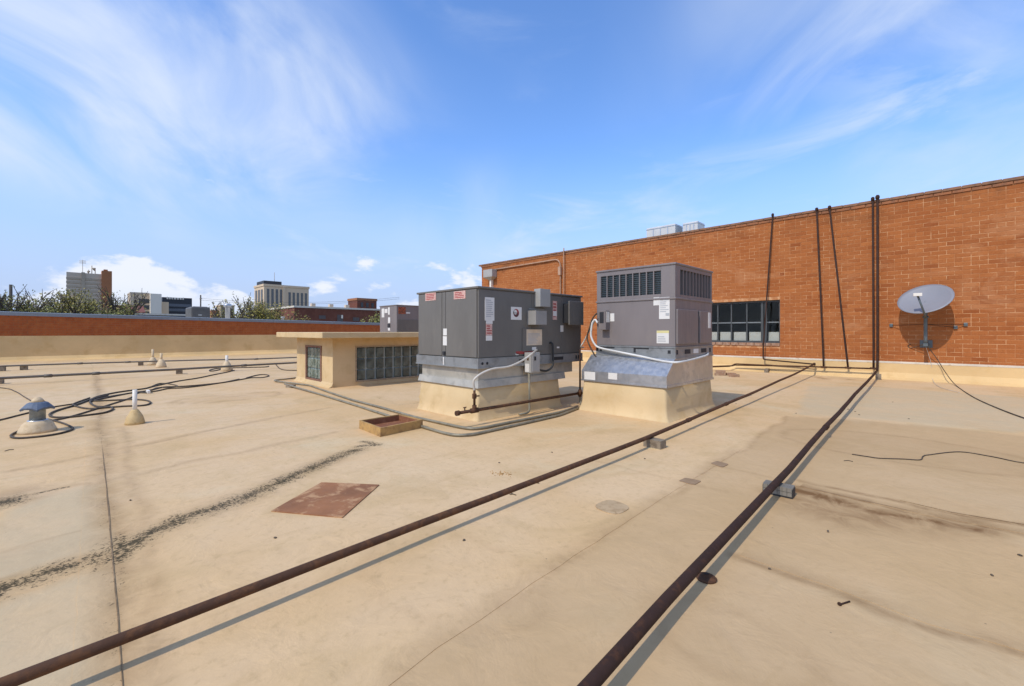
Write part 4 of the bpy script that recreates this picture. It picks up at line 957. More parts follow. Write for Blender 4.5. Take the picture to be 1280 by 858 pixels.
# pipe B
zB = 0.085
pB0 = G(735, 858, zB); pB1 = G(966, 608, zB); dB = (pB1-pB0); dB.z = 0
pe5 = WX(1096.5, 463.5, XW-0.18)
pst = pB0-dB.normalized()*2.2
lineB = [Vector((pst.x, pst.y, zB)), pB0, pB1, Vector((8.5, pB1.y+(8.5-pB1.x)*(pe5.y-pB1.y)/(pe5.x-pB1.x), 0.15)), Vector((11.6, pB1.y+(11.6-pB1.x)*(pe5.y-pB1.y)/(pe5.x-pB1.x), 0.165)), Vector((XW-0.18, pe5.y, pe5.z))]
tB = thing('gas_pipe', (6, 0.9, 0.0), 'dark brown pipe on a slotted steel support, running to the paired wall pipes', 'pipe')
MB().tube(uneven(subdiv(lineB, 0.45), 0.003, 9), 0.0212, 16).build('run', M_RUSTD, tB)
for f_ in (0.40,):
    q = lineB[2].lerp(lineB[3], f_); d = (lineB[3]-lineB[2]).normalized(); MB().tube([q-d*0.05, q+d*0.05], 0.0265, 12).build('coupling', M_RUSTD, tB)
tp5 = WX(1097, 247, XW-0.06)
MB().tube(rounded([lineB[-1]-Vector((0.04, 0.002, 0)), lineB[-1], Vector((XW-0.12, pe5.y, 0.6)), Vector((XW-0.08, tp5.y, tp5.z))], 0.06), 0.023, 12).build('wall_riser', M_RUSTD, tB)
MB().lathe((XW-0.08, tp5.y, tp5.z-0.05), [(0.028, 0), (0.040, 0.03), (0.040, 0.07), (0.022, 0.10)], 12).build('end_cap', M_RUSTD, tB)
MB().obox((XW-0.40, pe5.y-0.04, 0.0), 0.10, 0.10, 0.125, 0.1).build('support_post', M_WOOD, tB)
sbp = G(968, 618); sbx = sbp.x+0.02
brkt('pipe_support', 'ribbed steel and rubber support block under the dark brown pipe', (sbx, pB0.y+(sbx-pB0.x)*dB.y/dB.x-0.006, 0.0), 0.085, 0.168, 0.066, math.atan(dB.y/dB.x), 'strut')
# small rusty flange by pipe B
ff = G(883, 724); t = thing('pipe_flange', ff, 'small round rusty flange lying beside the dark brown pipe', 'flange')
MB().lathe(ff, [(0.040, 0), (0.042, 0.006), (0.036, 0.011), (0.016, 0.013), (0.015, 0.022), (0.010, 0.022)], 24).build('plate', M_RUST, t)
MB().obox((ff.x, ff.y, 0.0222), 0.004, 0.018, 0.002, 0.6).build('slot', M_DARK, t)
# header along the wall with risers 2, 3, 4
XH = XW-0.17
h = lambda x, y: WX(x, y, XH)
hd = thing('gas_pipe', (XH, 2.3, 0.0), 'rusty header pipe along the wall foot feeding three wall risers', 'pipe')
p4 = WX(1091.5, 461, XH); zh = p4.z
q1 = h(919, 456.5); q0 = WX(880, 463, XH-0.0)
MB().tube(rounded([Vector((XH-0.9, 4.6, 0.13)), Vector((XH-0.1, q1.y+0.05, 0.13)), Vector((XH, q1.y, 0.15)), Vector((XH, q1.y, q1.z)), Vector((XH, (q1.y+p4.y)/2, (q1.z+zh)/2+0.01)), Vector((XH, p4.y, zh))], 0.03), 0.018, 10).build('run', M_RUST, hd)
MB().tube(rounded([Vector((XH-0.9, 4.75, 0.10)), Vector((XH-0.1, q1.y+0.10, 0.11)), Vector((XH-0.05, q1.y-0.02, 0.19)), Vector((XH-0.05, h(1000, 458).y, 0.19))], 0.05), 0.013, 8).build('second_run', M_RUST, hd)
for (xb, yb2, xt, yt, nm) in ((1029.5, 457, 1021, 262, 0), (1060, 458, 1037, 259.5, 1), (1091.8, 460, 1091, 249, 2)):
    a = WX(xb, yb2, XH); b_ = WX(xt, yt, XW-0.06)
    rz = zh+(q1.z-zh)*(a.y-p4.y)/(q1.y-p4.y)+0.006
    MB().tube(rounded([Vector((XH, a.y, rz)), Vector((XW-0.13, a.y+(b_.y-a.y)*0.13, rz+0.45)), Vector((XW-0.075, b_.y, b_.z))], 0.2), 0.020, 10).build('wall_riser', M_RUSTD, hd)
    MB().lathe((XW-0.075, b_.y, b_.z-0.05), [(0.022, 0), (0.034, 0.03), (0.034, 0.07), (0.02, 0.09)], 12).build('end_cap', M_RUSTD, hd)
    MB().tube([(XH, a.y-0.06, rz-0.004), (XH, a.y+0.06, rz+0.0)], 0.024, 10).build('tee', M_RUST, hd)
bq = G(959, 466); brkt('wood_block', 'timber block under the header pipe below the steel window', (XH-0.02, WX(959, 463, XH).y, 0.0), 0.2, 0.09, WX(959, 459.5, XH).z-0.03, 0.05)
stk = G(905, 470)
for k, (dx, dy, dz, rr) in enumerate(((0, 0, 0, 0.1), (0.22, -0.18, 0, 0.25), (0.06, 0.0, 0.062, 0.0), (-0.1, -0.36, 0, 0.4))):
    tag(MB().obox((stk.x+dx, stk.y+dy+0.1, dz), 0.10, 0.21, 0.06, 0.5+rr).build('loose_brick', mat('loose_brick', (0.33, 0.19, 0.11), 0.85, col2=(0.42, 0.30, 0.19), scale=8, bmp=0.4)), 'loose brick propping the pipes near the tall unit', 'brick', 'loose bricks under the pipes')
MB().obox((stk.x+0.05, stk.y+0.1, 0.122), 0.09, 0.20, 0.012, 0.5)

# far roof pipes
def farpipe(px, z, r, label, blocks_, name='roof_pipe'):
    pts = [G(x, y, z) for x, y in px]; pts = [pts[0]-(pts[1]-pts[0]).normalized()*5.5]+pts+[pts[-1]+(pts[-1]-pts[-2]).normalized()*3.0]
    t = thing(name, (pts[2].x, pts[2].y, 0), label, 'pipe'); MB().tube(subdiv(pts, 1.0), r, 8).build('run', M_COND2, t)
    for i, f_ in enumerate((0.3, 0.5, 0.75)):
        k = int(f_*(len(pts)-1)); q = pts[k]; d = (pts[k+1]-pts[k]).normalized(); MB().tube([q-d*0.06, q+d*0.06], r*1.35, 8).build('coupling', M_COND2, t)
    for x, y in blocks_:
        g_ = G(x, y); brkt('wood_block', 'small dark timber block under a pipe near the parapet', g_, 0.13, 0.19, z-r+0.006, -0.1, 'wood', 'timber blocks under the far pipes')
M_COND2 = mat('far_pipe', (0.125, 0.105, 0.08), 0.6, col2=(0.20, 0.12, 0.07), scale=3, thr=(0.5, 0.7))
farpipe([(0, 458), (100, 454.5), (160, 452.8), (240, 450.5), (320, 449), (371, 447)], 0.13, 0.022, 'thin grey pipe on blocks close to the parapet', [(30, 462.5), (176, 457), (2, 464)])
farpipe([(0, 473), (60, 470), (120, 467), (220, 462), (305, 457), (371, 453.5)], 0.14, 0.026, 'brownish pipe on blocks between parapet and black cables', [(224, 467.5), (-2, 480)])

# conduits around unit 1
cA = [G(380, 471.5, 0.03), G(341, 475.8, 0.03), G(352, 477.5, 0.03), G(387, 481.8, 0.02), G(416, 492, 0.02), G(440, 500, 0.02), G(482, 511, 0.02), G(518, 521.5, 0.02), G(573, 533.6, 0.02), G(588, 536.3, 0.02), G(604, 535, 0.02), G(640, 527.5, 0.02), G(668, 522, 0.02), G(700, 515.5, 0.02), G(722, 508.5, 0.02)]
tag(MB().tube(rounded(cA, 0.12, 5), 0.0155, 8).build('conduit', M_COND), 'inner grey conduit bent around the curb of the wide unit', 'conduit')
cB = [G(364, 482.5, 0.04), G(400, 493, 0.02), G(444, 506.5, 0.018), G(486, 520, 0.018), G(528, 533.6, 0.018), G(556, 541.8, 0.018), G(571, 544.6, 0.018), G(590, 543.5, 0.018), G(640, 532.5, 0.018), G(668, 526.3, 0.018), G(700, 519, 0.018), G(726, 509, 0.018)]
cB = [cB[0]+(cB[0]-cB[1]).normalized()*0.35]+cB
tag(MB().tube(rounded(cB, 0.12, 5), 0.0155, 8).build('conduit', M_COND), 'outer grey conduit passing under the wooden tray', 'conduit')
brkt('wood_block', 'small timber block under the conduits by the penthouse corner', G(363.5, 484.5), 0.10, 0.16, 0.05, 0.3)

# tray
tc_ = [G(449, 536), G(475.5, 546.5), G(528.5, 535), G(499.5, 527.5)]
tr = thing('wooden_tray', (tc_[0]+tc_[2])/2, 'shallow open wooden tray with rust stained inside on the roof', 'tray')
def inset(p, c, d): return p+(c-p).normalized()*d
cc_ = (tc_[0]+tc_[1]+tc_[2]+tc_[3])/4
for i in range(4):
    a, b_ = tc_[i], tc_[(i+1) % 4]; ia, ib = inset(a, cc_, 0.03), inset(b_, cc_, 0.03)
    hgt = 0.088
    lo = [a, b_, ib, ia]; MB().hexa([(v.x, v.y, 0.0) for v in lo], [(v.x, v.y, hgt+0.001*i) for v in lo]).build('side_board', M_TRAY, tr)
MB().prism([(inset(v, cc_, 0.026).x, inset(v, cc_, 0.026).y) for v in tc_], 0.002, 0.022).build('bottom', M_TRAYIN, tr)
for i in range(4):
    a, b_ = inset(tc_[i], cc_, 0.0285), inset(tc_[(i+1) % 4], cc_, 0.0285); ia, ib = inset(a, cc_, 0.004), inset(b_, cc_, 0.004)
    MB().hexa([(v.x, v.y, 0.022) for v in (a, b_, ib, ia)], [(v.x, v.y, 0.082) for v in (a, b_, ib, ia)]).build('lining', M_TRAYIN, tr)
# rust plate
pc = [G(339, 640), G(428, 648), G(474, 607), G(402, 604)]
tag(MB().prism(pc, 0.0, 0.006).build('steel_plate', M_PLATE), 'flat rusty steel plate lying on the roof beside the dark stain', 'plate')
# debris
def bolt(px, py, ln, rot, label):
    p = G(px, py); d = Vector((math.cos(rot), math.sin(rot), 0))
    t = thing('bolt', p, label, 'bolt'); MB().tube([p+Vector((0, 0, 0.004)), p+d*ln+Vector((0, 0, 0.004))], 0.003, 8).build('shank', M_RUSTD, t)
    MB().tube([p-d*0.006+Vector((0, 0, 0.006)), p+Vector((0, 0, 0.006))], 0.007, 6).build('head', M_RUSTD, t)
bolt(1050, 757, 0.055, R(-25), 'thin dark bolt lying on the bare roof')
tw = MB(); br = random.Random(9)
for (x, y) in ((344, 673), (163, 626), (624, 579), (806, 574), (580, 676), (962, 712), (1035, 665), (1275, 695), (1240, 720), (1060, 512), (1069, 515), (1074, 519), (1136, 524), (995, 517), (640, 618), (690, 566), (1116, 503), (920, 505)):
    p = G(x, y); tw.obox((p.x, p.y, 0), br.uniform(0.004, 0.009)*(1+p.length*0.12), br.uniform(0.006, 0.016)*(1+p.length*0.12), 0.006, br.uniform(0, 3))
for (x0, y0, x1, y1) in ((637, 618, 645, 619), (664, 605, 674, 604), (1055, 576, 1066, 577), (6, 564, 17, 562)):
    tw.tube([G(x0, y0, 0.004), G((x0+x1)/2, (y0+y1)/2-0.8, 0.004), G(x1, y1, 0.004)], 0.003, 5)
tag(tw.build('roof_debris', mat('debris', (0.11, 0.08, 0.05), 0.9, var=0.3, scale=30)), 'scattered small twigs and grit on the roof', 'debris', kind='stuff')

# ================================================================== VENTS AND CABLES
def pipe_vent(px, py, s, label, m=M_PVC, bm_=M_BOOTL, hh=0.39, group=None):
    p = G(px, py); t = thing('vent_pipe', p, label, 'vent', group); r = random.Random(int(px))
    MB().lathe(p, [(0.092*s, -0.004), (0.088*s, 0.03*s), (0.075*s, 0.085*s), (0.058*s, 0.115*s), (0.040*s, 0.15*s), (0.027*s, 0.165*s)], 26, True, 0.015, r).build('boot', bm_, t)
    MB().lathe(p, [(0.0215*s, 0.1*s), (0.0215*s, hh), (0.017*s, hh), (0.017*s, hh-0.06)], 20, True).build('pipe', m, t)
    return t
pipe_vent(168.5, 530, 1.0, 'white plastic vent pipe in a yellowish cone boot beside coiled cable', bm_=M_BOOT)
pipe_vent(283.5, 464, 1.55, 'white stub vent in a pale cone boot beside the penthouse cables', hh=0.42, m=M_PVC)
pipe_vent(191, 456.5, 1.5, 'taller pale stub vent with cone boot crossing the pipe nearest the parapet', hh=0.50, m=M_BOOTL)
pipe_vent(201.5, 459.5, 1.45, 'shorter pale stub vent with cone boot between the two far pipes', hh=0.42, m=M_BOOTL)
mv = G(47, 540); t = thing('mushroom_vent', mv, 'metal flue vent with blue flared cap on a wide boot', 'vent')
MB().lathe(mv, [(0.150, -0.004), (0.142, 0.03), (0.125, 0.06), (0.118, 0.085), (0.090, 0.115), (0.072, 0.122)], 28, True, 0.012, random.Random(2)).build('boot', M_BOOTL, t)
MB().lathe(mv, [(0.078, 0.110), (0.078, 0.126), (0.066, 0.128)], 24).build('collar', M_GALV, t)
MB().lathe(mv, [(0.062, 0.12), (0.060, 0.27), (0.052, 0.29)], 20).build('pipe', M_VENTM, t)
cp_ = MB(); n = 16; vs = []
for (r_, h_, j) in ((0.050, 0.255, 0), (0.108, 0.245, 1), (0.115, 0.262, 1), (0.078, 0.305, 0), (0.050, 0.318, 0)):
    for k in range(n):
        a = 2*math.pi*k/n; rr = r_*(1+(0.14 if (k % 4 == 0 and j) else (-0.04 if j else 0))); vs.append((mv.x+rr*math.cos(a), mv.y+rr*math.sin(a), mv.z+h_-(0.02 if (k % 4 == 0 and j) else 0)))
fs = [(i*n+k, i*n+(k+1) % n, (i+1)*n+(k+1) % n, (i+1)*n+k) for i in range(4) for k in range(n)]+[tuple(range(4*n, 5*n))]
cp_.add(vs, fs).build('cap', M_VENTC, t)
MB().lathe(mv, [(0.056, 0.314), (0.038, 0.345), (0.020, 0.362), (0.006, 0.366)], 16).build('cone_top', M_BOOTL, t)

def cable(px, r, label, name='cable', z=None, m=M_CABLE, k=6, cat='cable', group=None):
    z = r if z is None else z
    pts = [G(p[0], p[1], (p[2] if len(p) > 2 else z)) for p in px]
    return tag(MB().tube(spline(pts, k), r, 6).build(name, m), label, cat, group)
cable([(293, 463), (283, 465.5), (265, 469), (247, 472.8), (220, 477), (190, 483.5), (180, 486), (150, 490), (125, 495), (112, 500), (96, 506), (72, 513), (62, 518), (67, 521.5), (85, 521.5), (105, 519.5), (130, 516), (141, 511.5), (136, 508.5), (122, 508.5), (113, 504), (116, 499), (135, 494)], 0.0125, 'long black cable ending in the large ground coil by the white vent')
cable([(308, 472.5), (322, 469), (332, 468.5), (336, 470), (328, 472), (313, 472.5), (299, 475), (274, 479), (231, 483), (205, 484), (185, 488.5), (160, 492), (135, 497), (118, 501), (140, 500.5), (165, 499.5), (182, 500.5), (188, 503.5), (180, 506.8), (155, 508), (135, 509.5), (112, 511), (97, 508.5), (92, 505), (112, 497.5)], 0.012, 'black cable with a slim loop end near the penthouse and a wide coil')
cable([(299, 474), (280, 478), (255, 482), (229, 485), (210, 486), (192, 489.5), (176, 490), (150, 493.5), (128, 497.5), (112, 502.5)], 0.011, 'short black cable lying along the cable bundle')
cable([(190, 483), (200, 479.5), (214, 480.5), (222, 483), (210, 484.5), (196, 485), (188, 488), (170, 492)], 0.010, 'small black cable loop in the middle of the bundle')
cable([(186, 491.5), (172, 491.5), (163, 497.5), (137, 506), (110, 514.5), (86, 521.5), (66, 525.5), (59, 524), (75, 528), (88, 533), (90.5, 536.5), (80, 540.5), (60, 544.5), (30, 547.5), (16, 547), (14, 544), (20, 540.5), (29, 537)], 0.0105, 'thin black cable ringed around the foot of the blue capped vent')
cable([(-420, 492), (-200, 476), (-80, 477), (0, 484.8), (18, 489), (30, 496), (41, 503), (48, 512)], 0.008, 'thin wire curving to the back of the blue capped vent')
cable([(-420, 575), (-200, 552), (-60, 538), (0, 525), (20, 520), (38, 515.5), (60, 510), (92, 505)], 0.010, 'thin straight wire running from the coil behind the blue capped vent')
tag(MB().bbox(G(184, 492.5)+Vector((0, 0, 0.0)), G(186.5, 490.8)+Vector((0, 0, 0.05)), 0.008).build('cable_plug', M_PVC), 'small white plug at the end of the thin black cable', 'plug')
cable([(283, 461), (270, 461), (262, 463), (266, 464), (285, 460.5), (310, 459.5), (330, 459), (336, 458)], 0.014, 'dark cable tangle lying behind the pale stub vent')
cable([(345, 456), (350, 461), (360, 463), (380, 463)], 0.012, 'dark cable end bending behind the penthouse')
cable([(1065, 568), (1085, 571), (1100, 573), (1130, 574), (1150, 575), (1154, 570.5), (1163, 568.5), (1200, 565), (1240, 571), (1290, 580), (1380, 583), (1500, 606)], 0.0045, 'thin dark wire straggling loose across the tan roof zone')

# ================================================================== ON THE BRICK WALL
# satellite dish
dc = WX(1156, 373.5, XW-0.42); mast_y = WX(1157, 410, XW-0.30).y
sd = thing('satellite_dish', (XW-0.1, mast_y, 0.85), 'grey satellite dish on a braced mast against the brick wall', 'satellite dish')
el_, az = R(44), R(16)
nrm = Vector((-math.cos(az)*math.cos(el_), math.sin(az)*math.cos(el_), math.sin(el_)))
uax = Vector((math.sin(az), math.cos(az), 0)).normalized(); vax = nrm.cross(uax).normalized()
if vax.z < 0: vax = -vax
RX, RY = 0.445, 0.43; mb = MB(); nr, ns = 8, 48; vs = []
for side in (0, 1):
    for i in range(nr+1):
        f_ = i/nr
        for k in range(ns):
            a = 2*math.pi*k/ns; vs.append(dc+uax*RX*f_*math.cos(a)+vax*RY*f_*math.sin(a)+nrm*(0.075*(f_*f_-1)-(0.012 if side else 0)))
M1 = (nr+1)*ns; fs = []
for i in range(nr):
    for k in range(ns):
        a, b_, c_, d_ = i*ns+k, i*ns+(k+1) % ns, (i+1)*ns+(k+1) % ns, (i+1)*ns+k
        fs += [(a, d_, c_, b_), (M1+a, M1+b_, M1+c_, M1+d_)]
for k in range(ns): fs.append((nr*ns+k, M1+nr*ns+k, M1+nr*ns+(k+1) % ns, nr*ns+(k+1) % ns))
mb.add(vs, fs, True).build('reflector', M_DISH, sd)
bot = dc-vax*RY*0.98-nrm*0.01
lnb = WX(1147, 368.5, dc.x-0.42)
bot = WX(1156.5, 394.5, bot.x-0.01)
MB().tube([Vector((XW-0.30, mast_y, WX(1157, 397, XW-0.30).z)), bot, lnb+Vector((0.02, 0, -0.02))], 0.017, 8).build('feed_arm', M_DISHM, sd)
lm = MB(); s_ = Vector((0.03, 0.0, 0.03))
lm.obox((lnb.x, lnb.y, lnb.z-0.03), 0.09, 0.13, 0.06, 0.1).build('feed_horn', M_PVC, sd)
mt = Vector((XW-0.30, mast_y, WX(1157, 396, XW-0.30).z)); mbm = Vector((XW-0.16, mast_y, WX(1157, 431, XW-0.2).z))
MB().tube([dc-nrm*0.085, mt+Vector((0, 0, 0.05)), Vector((mt.x, mt.y, mbm.z+0.10)), Vector((mt.x, mt.y, mbm.z))], 0.032, 14).build('mast', M_DISHM, sd)
MB().bbox((mt.x-0.045, mt.y-0.05, mt.z-0.03), (mt.x+0.06, mt.y+0.05, mt.z+0.01), 0.01).build('bracket', M_DISHM, sd)
MB().box((mt.x-0.05, mt.y-0.035, mbm.z-0.03), (XW-0.012, mt.y+0.035, mbm.z+0.03)).build('wall_foot', M_DISHM, sd)
MB().bbox((XW-0.02, mt.y-0.10, mbm.z-0.07), (XW-0.006, mt.y+0.10, mbm.z+0.09), 0.004).build('wall_plate', M_DISHM, sd)
for (x, y) in ((1114, 407), (1207, 406), (1194.5, 409.5)):
    e_ = WX(x, y, XW-0.02)
    MB().tube([Vector((mt.x, mt.y, mt.z-0.16)), e_], 0.006, 8).build('brace', M_RUST, sd)
    MB().bbox((XW-0.035, e_.y-0.03, e_.z-0.035), (XW-0.004, e_.y+0.03, e_.z+0.035), 0.006).build('brace_foot', M_DISHM, sd)
e_ = WX(1141, 434, XW-0.02); MB().tube(spline([mbm+Vector((-0.05, 0.0, 0.02)), e_+Vector((0, 0.02, -0.02)), e_+Vector((0, 0.08, 0.03)), e_+Vector((0.01, 0.03, 0.06))]), 0.007, 6).build('cable_loop', M_CABLE, sd)
cb = [mbm+Vector((-0.05, -0.02, -0.02)), WX(1172, 450, XW-0.10), WX(1180, 463, XW-0.16), G(1193, 480, 0.03), G(1215, 495.5, 0.01), G(1245, 509.5, 0.01), G(1290, 526, 0.01), G(1400, 560, 0.01), G(1560, 585, 0.01)]
tag(MB().tube(spline(cb, 8), 0.0075, 6).build('dish_cable', M_CABLE), 'black cable trailing from the satellite dish across the roof', 'cable')
cb = [mbm+Vector((0.0, -0.0, -0.04)), WX(1164, 455, XW-0.03), WX(1166, 475, XW-0.14), G(1175, 484, 0.01), G(1200, 491, 0.01)]
tag(MB().tube(spline(cb, 8), 0.004, 6).build('thin_wire', M_FLEX), 'pale thin wire hanging from the satellite dish foot', 'wire')

# leader head and downspout by the wall end
lx = XW-0.01
ld = thing('leader_head', (XW-0.15, 14.2, 0.0), 'grey metal leader head and downspout at the end of the brick wall', 'downspout')
a, b_ = fy(619.5, XW-0.15), fy(604.5, XW-0.15); a = fy(615, XW-0.30); b_ = fy(604, XW-0.30); zt, zb_ = WX(610, 337, XW-0.3).z, WX(610, 346.5, XW-0.3).z
MB().bbox((XW-0.30, a, zb_), (XW-0.012, b_, zt), 0.01).build('box', M_BOX, ld)
m_ = (a+b_)/2
MB().hexa([(XW-0.17, m_-0.06, zb_-0.12), (XW-0.013, m_-0.06, zb_-0.12), (XW-0.013, m_+0.06, zb_-0.12), (XW-0.17, m_+0.06, zb_-0.12)], [(XW-0.29, a+0.01, zb_), (XW-0.013, a+0.01, zb_), (XW-0.013, b_-0.01, zb_), (XW-0.29, b_-0.01, zb_)]).build('hopper', M_BOX, ld)
MB().box((XW-0.14, m_-0.05, 0.1), (XW-0.013, m_+0.05, zb_-0.11)).build('downspout', M_PVC, ld)
wc = thing('wall_conduit', (XW-0.05, 10, 0), 'pale conduit along the top of the brick wall, bent down behind units', 'conduit')
pp_ = [WX(616, 337.5, XW-0.05), WX(650, 332, XW-0.05), WX(696, 324.5, XW-0.05), WX(700.5, 327, XW-0.05), WX(700.5, 372, XW-0.05)]
pp_[3] = Vector((XW-0.05, pp_[4].y, WX(700.5, 323.8, XW-0.05).z)); pp_[4].z = 0.4
MB().tube(rounded([pp_[0], pp_[1], pp_[3], pp_[4]], 0.30, 8), 0.026, 10).build('run', M_WCON, wc)
zj = WX(700, 339, XW-0.05).z; MB().bbox((XW-0.13, pp_[4].y-0.06, zj-0.16), (XW-0.012, pp_[4].y+0.06, zj+0.16), 0.01).build('box', M_WCON, wc)
yq = WX(705.5, 330, XW-0.05).y
tag(MB().tube([(XW-0.085, yq, 0.4), (XW-0.085, yq, 4.06), (XW-0.085, yq, 4.14)], 0.020, 8).build('wall_conduit', M_WCON), 'straight pale conduit rising past the wall coping', 'conduit')

# ducts on the higher roof
for i, (x0, x1, yt, Xo, lab) in enumerate(((808, 852, 279.5, 1.4, 'pale metal duct box on the brick building roof, longer one'), (853.5, 881, 276.2, 1.6, 'pale metal duct box on the brick building roof, taller one'))):
    X = XW+Xo+0.9; a = WX(x1-(9 if i else 8), yt, X); b_ = WX(x0, yt, X); t = thing('roof_duct', (X+0.5, (a.y+b_.y)/2, 3.48), lab, 'duct')
    MB().bbox((X, a.y, 3.48), (X+0.62, b_.y, a.z), 0.01).build('casing', mat('pale_duct', (0.64, 0.61, 0.56), 0.5, metal=0.2, scale=2, var=0.1), t)
    MB().box((X-0.012, a.y-0.012, a.z-0.07), (X+0.632, b_.y+0.012, a.z-0.05)).build('flange', M_GALV, t)
    for k in range(1, 4): yy = a.y+(b_.y-a.y)*k/4; MB().box((X-0.01, yy-0.015, 3.5), (X+0.002, yy+0.015, a.z-0.08)).build('standing_seam', M_GALV, t)

# ================================================================== BEYOND THE PARAPET
def bgcorner(px, Z): p = at_depth(px, Z, 0); return p.x, p.y
def zat(py, Z): return CAM_H+(HOR-py)*Z/F
M_CONC = mat('concrete_beige', (0.72, 0.53, 0.34), 0.85, scale=0.05, var=0.06)
M_CONCW = mat('concrete_white', (0.78, 0.68, 0.54), 0.85, scale=0.05, var=0.05)
M_GREYB = mat('grey_panel', (0.56, 0.45, 0.33), 0.8, scale=0.05, var=0.06)
M_GREYD = mat('grey_panel_dark', (0.42, 0.335, 0.235), 0.8, scale=0.05)
M_FBRICK = mat('far_brick', (0.38, 0.15, 0.06), 0.9, scale=0.1, var=0.1)
M_DBRICK = mat('far_dark_brick', (0.165, 0.052, 0.028), 0.9, col2=(0.20, 0.07, 0.038), scale=0.4, var=0.12)
M_WIN = mat('far_window', (0.035, 0.04, 0.045), 0.25, scale=0.5)
M_BLK = mat('black_cladding', (0.025, 0.026, 0.03), 0.5, scale=0.2)
M_WROOF = mat('pale_roof_edge', (0.66, 0.58, 0.46), 0.8, scale=0.3)
GZ = -6.0
# gray banded tower + brick shaft
Z = 280; x0, y0 = bgcorner(83, Z); x1 = fx(127, y0) ; zt = zat(340, Z)
t = thing('office_tower', (x0+10, y0+8, GZ), 'grey banded office tower beside a plain brick shaft', 'building')
MB().box((x0, y0, GZ), (x1, y0+18, zt)).build('wall', M_GREYB, t)
nb = 14
for k in range(nb):
    z0 = 2+(zt-4)*k/nb; MB().box((x0-0.15, y0-0.35, z0), (x1-0.2, y0+0.2, z0+(zt-4)/nb*0.5)).build('sunshade_band', M_GREYD, t)
xm = fx(103.8, y0); MB().box((xm-0.8, y0-0.6, GZ), (xm+0.9, y0+0.3, zt+0.4)).build('fin', M_GREYD, t)
sx0, sx1 = fx(127.2, y0-1.5), fx(140, y0-1.5)
MB().box((sx0, y0-1.5, GZ), (sx1, y0+8, zat(335.5, Z))).box((sx0+1, y0, zat(335.5, Z)), (sx1-2, y0+5, zat(333.5, Z))).build('brick_shaft', M_FBRICK, t)
an = MB(); xa_ = fx(115, y0); za_ = zt-0.5
for dx, hh in ((-1.5, 3.2), (0, 6.0), (1.6, 4.2)): an.tube([(xa_+dx, y0+3, za_), (xa_+dx, y0+3, za_+hh)], 0.22, 6)
an.tube([(xa_+0.6, y0+2.6, za_+3.6), (xa_+1.8, y0+2.2, za_+4.4)], [1.3, 0.2], 10).tube([(xa_-1.4, y0+2.6, za_+1.6), (xa_-2.2, y0+2.2, za_+2.2)], [1.0, 0.2], 10).build('antenna', M_GREYD, t)
an = MB(); xa_ = fx(103.5, y0); an.tube([(xa_, y0+5, za_), (xa_, y0+5, za_+9.5)], 0.13, 5)
for k in range(4): an.tube([(xa_-1.6, y0+5, za_+7.3+k*0.6), (xa_+1.6, y0+5, za_+7.3+k*0.6)], 0.09, 5)
an.build('antenna', M_GREYD, t)
# beige + white office, black building
Z = 190; x0, y0 = bgcorner(163, Z); xm = fx(187, y0); xn = fx(202, y0-3); zt = zat(365.5, Z)
t = thing('beige_office', (x0+6, y0+6, GZ), 'beige office block with small windows and a white stair tower', 'building')
MB().box((x0, y0, GZ), (xm, y0+14, zt)).build('wall', mat('office_beige', (0.60, 0.46, 0.31), 0.85, scale=0.05, var=0.05), t)
MB().box((xm, y0-3, GZ), (xn, y0+10, zat(366.5, Z))).build('stair_tower', M_CONCW, t)
for i in range(4):
    for k in range(3):
        xx = x0+(xm-x0)*(0.50+0.145*i); zz = zat(376+8*k, Z)
        MB().box((xx-0.45, y0-0.1, zz-0.9), (xx+0.45, y0+0.1, zz+1.0)).build('window', M_WIN, t)
MB().box((xn, y0+0.5, GZ), (fx(211, y0+0.5), y0+8, zat(376, Z))).build('annex', M_CONC, t)
MB().box((x0-0.15, y0-0.15, zt-0.5), (xm-0.1, y0+14.1, zt+0.1)).build('roof_edge', M_GREYB, t)
Z = 210; x0, y0 = bgcorner(203, Z); x1 = fx(240, y0); zt = zat(371.5, Z)
t = thing('black_office', (x0+8, y0+6, GZ), 'low black clad office with a pale band of roof lettering', 'building')
MB().box((x0, y0, GZ), (x1, y0+14, zt)).build('wall', M_BLK, t)
MB().box((x0+1, y0-0.2, zat(383, Z)), (x1-0.5, y0+0.2, zat(379.5, Z))).build('window', mat('far_window_pale', (0.10, 0.11, 0.125), 0.3), t); MB().box((x0+1, y0-0.2, zat(389, Z)), (x1-0.5, y0+0.2, zat(385.5, Z))).build('window', MATS['far_window_pale'], t)
xx = x0+1.6; br = random.Random(8)
while xx < x1-3.2:      # unreadable pale sign letters along the roof edge
    ww_ = br.uniform(0.5, 0.9); MB().box((xx, y0-0.35, zt-0.9), (xx+ww_, y0-0.05, zt-0.9+br.uniform(0.7, 1.1))).build('sign_letter', M_CONCW, t); xx += ww_+0.35
# beige tower with vertical fins
Z = 300; x0, y0 = bgcorner(330, Z); x1 = fx(386, y0); y1 = WX(318, HOR, x0).y; zt = zat(355, Z)
t = thing('beige_tower', (x0+15, y0+6, GZ), 'beige tower with tall vertical window strips and a dark rooftop plant', 'building')
MB().box((x0, y0, GZ), (x1, y1, zt)).build('wall', M_CONC, t)
for k in range(10):
    if k == 4: continue
    xa = x0+(x1-x0)*(0.06+0.094*k); MB().box((xa, y0-0.25, GZ), (xa+(x1-x0)*0.05, y0+0.2, zt-3.2-(1.6 if 4 < k < 10 else 0))).build('window_strip', mat('tower_window', (0.14, 0.135, 0.125), 0.5), t)
for k in range(3):
    ya = y0+(y1-y0)*(0.12+0.29*k); MB().box((x0-0.25, ya, GZ), (x0+0.2, ya+(y1-y0)*0.17, zt-3.5)).build('window_strip', MATS['tower_window'], t)
